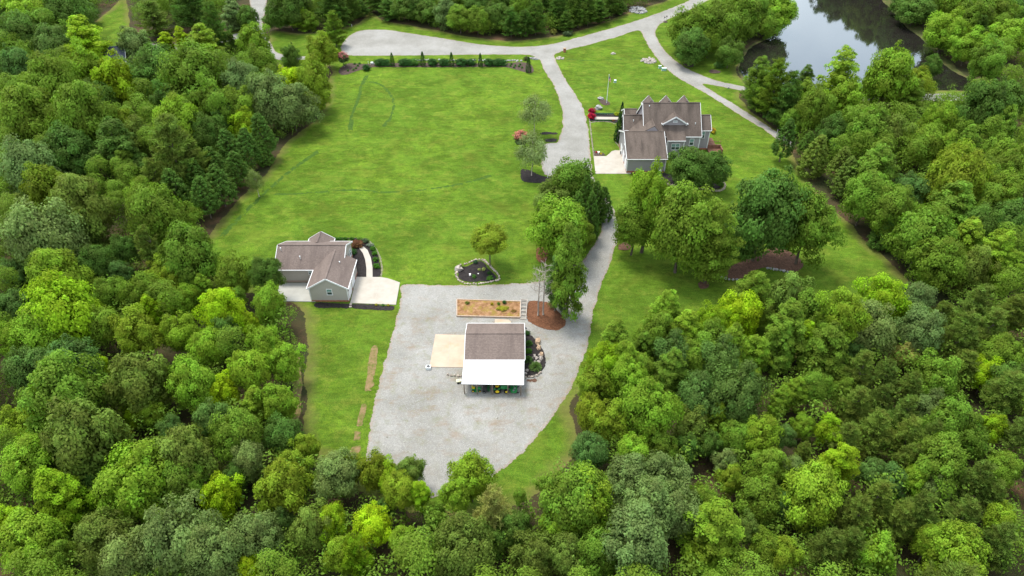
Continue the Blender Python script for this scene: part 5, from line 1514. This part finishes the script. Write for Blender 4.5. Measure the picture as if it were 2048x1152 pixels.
seen_ = [s_ for s_ in rest if in_frame(s_[0], s_[1], 6)]
rest = [s_ for s_ in rest if not in_frame(s_[0], s_[1], 6)]
print("canopy in view", len(seen_), "out of view", len(rest))
if seen_: leaf_mass("dense_canopy", seen_, 2200, .048, 6.5, 10, "far_foliage", "lesser trees that fill the canopy between the counted ones", 9, 1.2)
fo = leaf_mass("far_woods", rest, 420, .085, 5.0, 8.5, "far_foliage", "mass of distant woodland beyond the counted trees", 5, 1.15)
# undergrowth
us = []
N1 = 30000
ux = rng.uniform(-270, 300, N1); uy = rng.uniform(32, 335, N1)
k_ = (np.abs(ux) < (uy * cP + H * sP) * .83) & zone_free(ux, uy, 1.2)
for x, y in zip(ux[k_], uy[k_]):
    if near_house(x, y): continue
    px, py = S(x, y, 1)
    if 170 < px < 240 and 430 < py < 520: continue
    if 250 < px < 620 and 50 < py < 125: continue
    if 480 < px < 550 and py < 60: continue
    if px > 1700 and py < 185: 
        if rng.random() < .75: continue
    us.append((x, y, rng.uniform(1.2, 3.2)))
outl = smooth_poly(LAWN, 1.5, 0.8, .16, 0)
for (x0, y0), (x1, y1) in zip(outl, outl[1:]):
    if rng.random() < (.75 if y0 < 108 else .38) and y0 < 240:
        d_ = Vector((x1 - x0, y1 - y0)).normalized(); sg = rng.uniform(.4, 2.6)
        for s_ in (-1, 1):
            x, y = x0 - d_.y * sg * s_, y0 + d_.x * sg * s_
            if zone_free(np.array([x]), np.array([y]), .3)[0] and not near_house(x, y): us.append((x, y, rng.uniform(.7, 1.5)))
leaf_mass("undergrowth", us, 120, .085, .8, 5.0, "under_foliage", "dark undergrowth of saplings and brambles under the trees", 6, .9)
print("undergrowth", len(us))

# ---------------------------------------------------------------- shrubs, grasses, flowers
ORD = 'first second third fourth fifth sixth seventh eighth ninth'.split()
SHRUB = [make_crown('R', 61 + s, 2600, .075, "shrub") for s in range(3)]
CONE = [make_crown('C', 66 + s, 3000, .075, "shrub") for s in range(2)]
def shrub(px, py, r, label, hue=(0.05, 0.115, 0.02), kind='ball', name="shrub", h=None, group=None, cat="shrub", z=0.0):
    me = TR.choice(SHRUB if kind == 'ball' else CONE)
    o = bpy.data.objects.new(name, me); COL.objects.link(o)
    x, y = G(px, py)
    if not hasattr(r, '__len__'): r = (r, r, r)
    hh = r[2] * (.98 if kind == 'ball' else 1.5)
    o.location = (x, y, z + (hh * .72 if kind == 'ball' else hh)); o.scale = r; o.rotation_euler = (0, 0, TR.uniform(0, 6.28) if r[0] == r[1] else 0)
    o.color = (*hue, 1)
    return tag(o, label, cat, group)
DG, MG, LG_, YG = (0.036, 0.098, 0.020), (0.070, 0.165, 0.026), (0.12, 0.22, 0.03), (0.30, 0.34, 0.02)
T2 = lambda x, y: (640 + x / 4.096, 40 + y / 4.096)
for i, (x, w_) in enumerate(((508, 68), (700, 62), (772, 40), (925, 44), (1015, 44), (1165, 62), (1240, 34), (1385, 45), (1465, 62))):
    px, py = T2(x, 372)
    rx = w_ / 4.096 * depth(*G(px, py), 0) / FPX
    shrub(px, py, (rx * 1.1, 1.7, 1.5), ["broad clipped hedge shrub, first from the left along the road", "broad hedge shrub between the first and second column evergreens", "smaller paler hedge shrub just left of the second column", "round hedge shrub just right of the second column",
        "round hedge shrub just left of the third column", "broad hedge shrub just right of the third column", "small hedge shrub just left of the fourth column", "hedge shrub just right of the fourth column", "broad hedge shrub at the right end of the row"][i],
        MG if i in (2,) else DG, group="clipped shrubs along the road border", name="hedge_shrub")
for i, (x, y, s_) in enumerate(((596, 376, 1.0), (845, 376, 1.08), (1080, 378, 1.05), (1315, 380, 1.0), (1708, 430, 1.15))):
    px, py = T2(x, y)
    shrub(px, py, (1.15 * s_, 1.15 * s_, 1.6 * s_), ["narrow column evergreen in the road border, first from the left", "narrow column evergreen in the road border, second from the left", "narrow column evergreen in the road border, third from the left",
        "narrow column evergreen in the road border, fourth from the left", "narrow column evergreen alone at the right end of the road border"][i], (.030, .085, .010), 'cone', "column_evergreen", group="column evergreens in the road border")
px, py = T2(383, 412); shrub(px, py, (1.5, 1.4, 1.3), "dark ball shrub at the left end of the road border", DG)
px, py = T2(1688, 330); shrub(px, py, (.9, .9, .9), "sparse brownish shrub above the last column evergreen", (.08, .09, .035))
for i in range(13):
    px, py = T2(*[(285, 365), (310, 380), (295, 400), (325, 362), (275, 412), (230, 420), (1570, 365), (1600, 378), (1630, 385), (1655, 395), (1590, 392), (1640, 370), (1560, 380)][i])
    shrub(px, py, .42, f"low green perennial tuft in the {'west' if i < 6 else 'east'} bed of the border, {ORD[i if i < 6 else i - 6]} one", MG, group="perennials left" if i < 6 else "perennials right", name="perennial_plant", cat="plant")

def crape(px, py, h, r, label, leafc, flower, lower=True):
    e = empty("crape_myrtle", (*G(px, py), 0), 0, label, "flowering tree")
    tk = bpy.data.objects.new("trunk", PTRUNK[0]); COL.objects.link(tk); tk.parent = e; tk.scale = (h, h, h)
    a = bpy.data.objects.new("leaves", SHRUB[0]); COL.objects.link(a); a.parent = e; a.scale = (r, r, h * .36); a.location = (0, 0, h * .55); a.color = (*leafc, 1)
    b = bpy.data.objects.new("blossom", make_crown('B', 77, 1500, .085, "blossom")); COL.objects.link(b); b.parent = e; b.scale = (r * .95, r * .9, h * .24); b.location = (0, 0, h * .78); b.color = (*flower, 1)
    return e
crape(689, 134, 5.4, 2.1, "pink crape myrtle at the left end of the road border", (.07, .10, .03), (.38, .14, .13))
crape(1043, 302, 6.2, 2.2, "coral pink crape myrtle between the two birches", (.08, .12, .04), (.42, .14, .12))
shrub(1183.5, 226, (1.15, 1.1, 1.0), "crimson flowering rose bush at the front walk, upper", (.30, .015, .045), name="rose_bush")
shrub(1183, 237, (1.35, 1.25, 1.1), "crimson flowering rose bush at the front walk, lower", (.40, .015, .05), name="rose_bush")
shrub(1150 + 418 / 5.009, 170 + 306 / 5.009, (.95, .8, .7), "yellow-green ball shrub beyond the front walk", YG)
shrub(1150 + 462 / 5.009, 170 + 330 / 5.009, (1.0, 1.0, 1.75), "dark cone evergreen at the house end of the front walk", (.012, .045, .018), 'cone', "cone_evergreen")
shrub(1150 + 430 / 5.009, 170 + 560 / 5.009, (1.75, 1.6, 2.75), "tall dark cone evergreen against the left wall of the big house", (.022, .065, .012), 'cone', "cone_evergreen")
shrub(1150 + 1378 / 5.009, 170 + 475 / 5.009, (.9, 1.4, .9), "golden shrub by the brick terrace", (.36, .26, .02))
for i in range(8):
    x = 215 + i * 24
    shrub(1150 + x / 5.009, 170 + 296 / 5.009, (.55, .4, .32), f"low blue-grey edging plant beyond the front walk, {ORD[i]} from the roses", (.06, .12, .085), group="edging plants beyond the walk", name="edging_plant", cat="plant")
    shrub(1150 + x / 5.009, 170 + 362 / 5.009, (.55, .4, .32), f"low green edging plant below the front walk, {ORD[i]} from the roses", (.05, .11, .05) if i < 7 else (.25, .10, .04), group="edging plants below the walk", name="edging_plant", cat="plant")
shrub(1150 + 260 / 5.009, 170 + 695 / 5.009, .3, "yellow flower clump in the corner bed", (.6, .5, .02), name="flower_clump", cat="plant")
shrub(1150 + 215 / 5.009, 170 + 680 / 5.009, .3, "red flower clump in the corner bed", (.5, .03, .03), name="flower_clump", cat="plant")
shrub(1150 + 1462 / 5.009, 170 + 1015 / 5.009, .6, "small light shrub in the hook of the block wall", MG)
shrub(1150 + 742 / 5.009, 170 + 800 / 5.009, (.8, .7, 1.1), "small dark upright shrub at the garage's rear wall", DG)
# around the small house
for i, (x, y, r) in enumerate(((1300, 345, .66), (1322, 400, .62), (1333, 470, .66), (1342, 548, .74))):
    shrub(520 + x / 5.759, 440 + y / 5.759, (r, r, r * .85), ["clipped green ball along the curved walk, farthest", "clipped green ball along the curved walk, second", "clipped green ball along the curved walk, third", "clipped green ball along the curved walk, nearest"][i],
          (.055, .15, .012), name="ball_shrub", group="clipped balls along the curved walk")
for i, x in enumerate((870, 925, 985, 1060, 1150)):
    shrub(520 + x / 5.759, 440 + 232 / 5.759, (.6, .5, .5), ["low green shrub behind the small house, leftmost", "low green shrub behind the small house, second", "low green shrub behind the small house, third", "low green shrub behind the small house, fourth", "light green shrub at the bend of the curved bed"][i],
          (.05, .135, .015) if i < 4 else (.12, .22, .03), group="low shrubs behind the small house")
shrub(520 + 1115 / 5.759, 440 + 305 / 5.759, (1.5, 1.2, 1.0), "rust red laceleaf maple at the corner of the small house", (.16, .075, .035), name="laceleaf_maple")
shrub(520 + 1075 / 5.759, 440 + 395 / 5.759, (.7, .9, .8), "dark shrub under the small house's right gable", DG)
shrub(520 + 1215 / 5.759, 440 + 255 / 5.759, (.9, .7, .6), "grey-green shrub at the top of the curved bed", (.09, .13, .06))
shrub(520 + 1270 / 5.759, 440 + 305 / 5.759, (.8, .6, .5), "silvery blue shrub on the outside of the curved bed", (.16, .20, .14))
for x, y, l, c_ in ((1340, 985, "yellow flower clump on the black mulch strip, left one", (.35, .33, .03)), (1480, 990, "yellow flower clump on the black mulch strip, right one", (.35, .30, .03)), (1420, 990, "green clump between the yellow flowers on the mulch strip", MG)):
    shrub(520 + x / 5.759, 440 + y / 5.759, .3, l, c_, name="flower_clump", cat="plant")
# island bed
I4 = lambda x, y: (900 + x / 17.73, 510 + y / 17.73)
for x, y, r, c_, l in ((1420, 870, .62, (.10, .24, .03), "bright green round shrub low on the island"), (1390, 680, .42, DG, "dark round shrub above the bright one on the island"), (860, 800, .45, MG, "small green dome left of centre on the island"),
                       (1040, 540, .32, (.38, .42, .12), "cream variegated plant on the island, left one"), (1195, 540, .4, (.38, .42, .12), "cream variegated plants on the island, right one"),
                       (910, 290, .5, (.05, .12, .05), "dark green plant at the island's upper edge"), (440, 480, .4, (.08, .10, .04), "olive plant beside the big pale boulder")):
    shrub(*I4(x, y), r, l, c_, name="island_plant", cat="plant")
# raised bed plants
for x, y, r, c_, l in ((455, 140, (.5, .4, .3), (.12, .15, .02), "green weeds at the left end of the raised bed"), (690, 150, (.35, .3, .3), (.35, .28, .02), "orange-yellow plant in the raised bed"),
                       (755, 150, (.35, .3, .35), (.10, .18, .02), "green plant in the raised bed beside the orange one"), (810, 140, (.4, .35, .5), (.05, .14, .03), "taller green plant at the raised bed's far side"),
                       (790, 195, (1.2, .7, .28), (.26, .25, .02), "sprawling yellow ground plant in the raised bed"), (900, 215, (.6, .4, .15), (.20, .13, .03), "dry brown plant at the raised bed's right end")):
    shrub(840 + x / 4.8, 580 + y / 4.8, r, l, c_, name="garden_plant", cat="plant", z=.3)

def grass_clump(px, py, r, label, c_=(.10, .19, .05)):
    rg = np.random.default_rng(int(px * 7)); n = 900
    a = rg.uniform(0, 6.28, n); e = rg.uniform(.25, 1.45, n); l = rg.uniform(.35, 1.0, n)
    d = np.column_stack([np.cos(a) * np.cos(e), np.sin(a) * np.cos(e), np.sin(e)])
    P_ = d * l[:, None]; P_[:, 2] -= (l ** 2) * np.cos(e) * .35
    ax = d + np.array([0, 0, -.5]) * l[:, None]
    me = quads_mesh("ornamental_grass", P_ * r, np.cross(ax, rg.normal(size=(n, 3))), np.full(n, .22 * r), .12, rg.random(n), rg, droop=ax)
    o = bpy.data.objects.new("ornamental_grass", me); COL.objects.link(o); o.location = (*G(px, py), .15); o.color = (*c_, 1)
    return tag(o, label, "ornamental grass", "grass mounds right of the shed")
B7 = lambda x, y: (840 + x / 4.8, 580 + y / 4.8)
grass_clump(*B7(1045, 525), .85, "ornamental grass mound right of the shed, uppermost", (.075, .17, .035))
grass_clump(*B7(1040, 680), .95, "ornamental grass mound right of the shed, middle", (.10, .19, .05))
grass_clump(*B7(1108, 750), 1.3, "largest pale ornamental grass mound right of the lean-to", (.16, .26, .07))
shrub(*B7(1035, 600), (.75, .6, .6), "round green shrub between the grass mounds by the shed", (.05, .14, .012))
shrub(*B7(1030, 425), (.6, .6, .5), "dark green shrub at the shed's far right corner", (.035, .09, .02))
for px, py, r, l, c_ in ((1438, 136, (2.0, 1.6, 1.5), "light green willowy bush by the pond mulch ring", (.10, .20, .04)), (872, 52, (1.6, 1.3, 1.4), "pale green bush alone on the grass bank beyond the road", (.13, .20, .06)),
                         (1107, 68, (1.4, 1.2, 1.3), "yellow-flecked bush at the foot of the far pines", (.24, .24, .05)), (1135, 72, (1.8, 1.3, 1.2), "grey-green bush at the foot of the far pines", (.08, .12, .05))):
    shrub(px, py, r, l, c_)

# ---------------------------------------------------------------- dead trees on the pine straw
def dead_tree(px, py, h, seed, label, spread=1.0):
    rnd = random.Random(seed)
    e = empty("dead_tree", (*G(px, py), 0), 0, label, "dead tree")
    m = MB(); pts = [(0, 0, 0)]
    for i in range(1, 9): pts.append((pts[-1][0] + rnd.uniform(-.08, .08), pts[-1][1] + rnd.uniform(-.08, .08), h * i / 8))
    m.tube(pts, [.17, .15, .14, .12, .10, .08, .06, .04, .015], 7)
    m.build("trunk", M["dead_wood"], e, smooth=True)
    b = MB()
    def grow(p, d, L, r, lv):
        q = p + d * L * .5 + Vector((rnd.uniform(-1, 1), rnd.uniform(-1, 1), rnd.uniform(-.3, .6))) * L * .08
        w = q + (d + Vector((rnd.uniform(-.3, .3), rnd.uniform(-.3, .3), rnd.uniform(-.1, .35)))).normalized() * L * .5
        b.tube([p, q, w], [r, r * .75, r * .4], 5)
        if lv > 0:
            for _ in range(2):
                t_ = rnd.uniform(.3, 1); s_ = p.lerp(w, t_)
                nd = (d + Vector((rnd.uniform(-.9, .9), rnd.uniform(-.9, .9), rnd.uniform(-.4, .6)))).normalized()
                grow(s_, nd, L * .55, r * .5, lv - 1)
    for k in range(int(24 * spread)):
        t_ = .40 + .58 * k / 24; a = k * 2.4; i = min(7, int(t_ * 8)); p = Vector(pts[i]).lerp(Vector(pts[i + 1]), t_ * 8 - i)
        grow(p, Vector((math.cos(a), math.sin(a), rnd.uniform(.1, .7))).normalized(), h * .26 * (1.25 - t_), .05, 3)
    b.build("branches", M["dead_wood"], e)
dead_tree(840 + 1183 / 4.8, 580 + 240 / 4.8, 13.5, 1, "bare grey dead tree on the pine straw, the taller right one")
dead_tree(840 + 1132 / 4.8, 580 + 245 / 4.8, 12.0, 2, "bare grey dead tree on the pine straw, the left one")
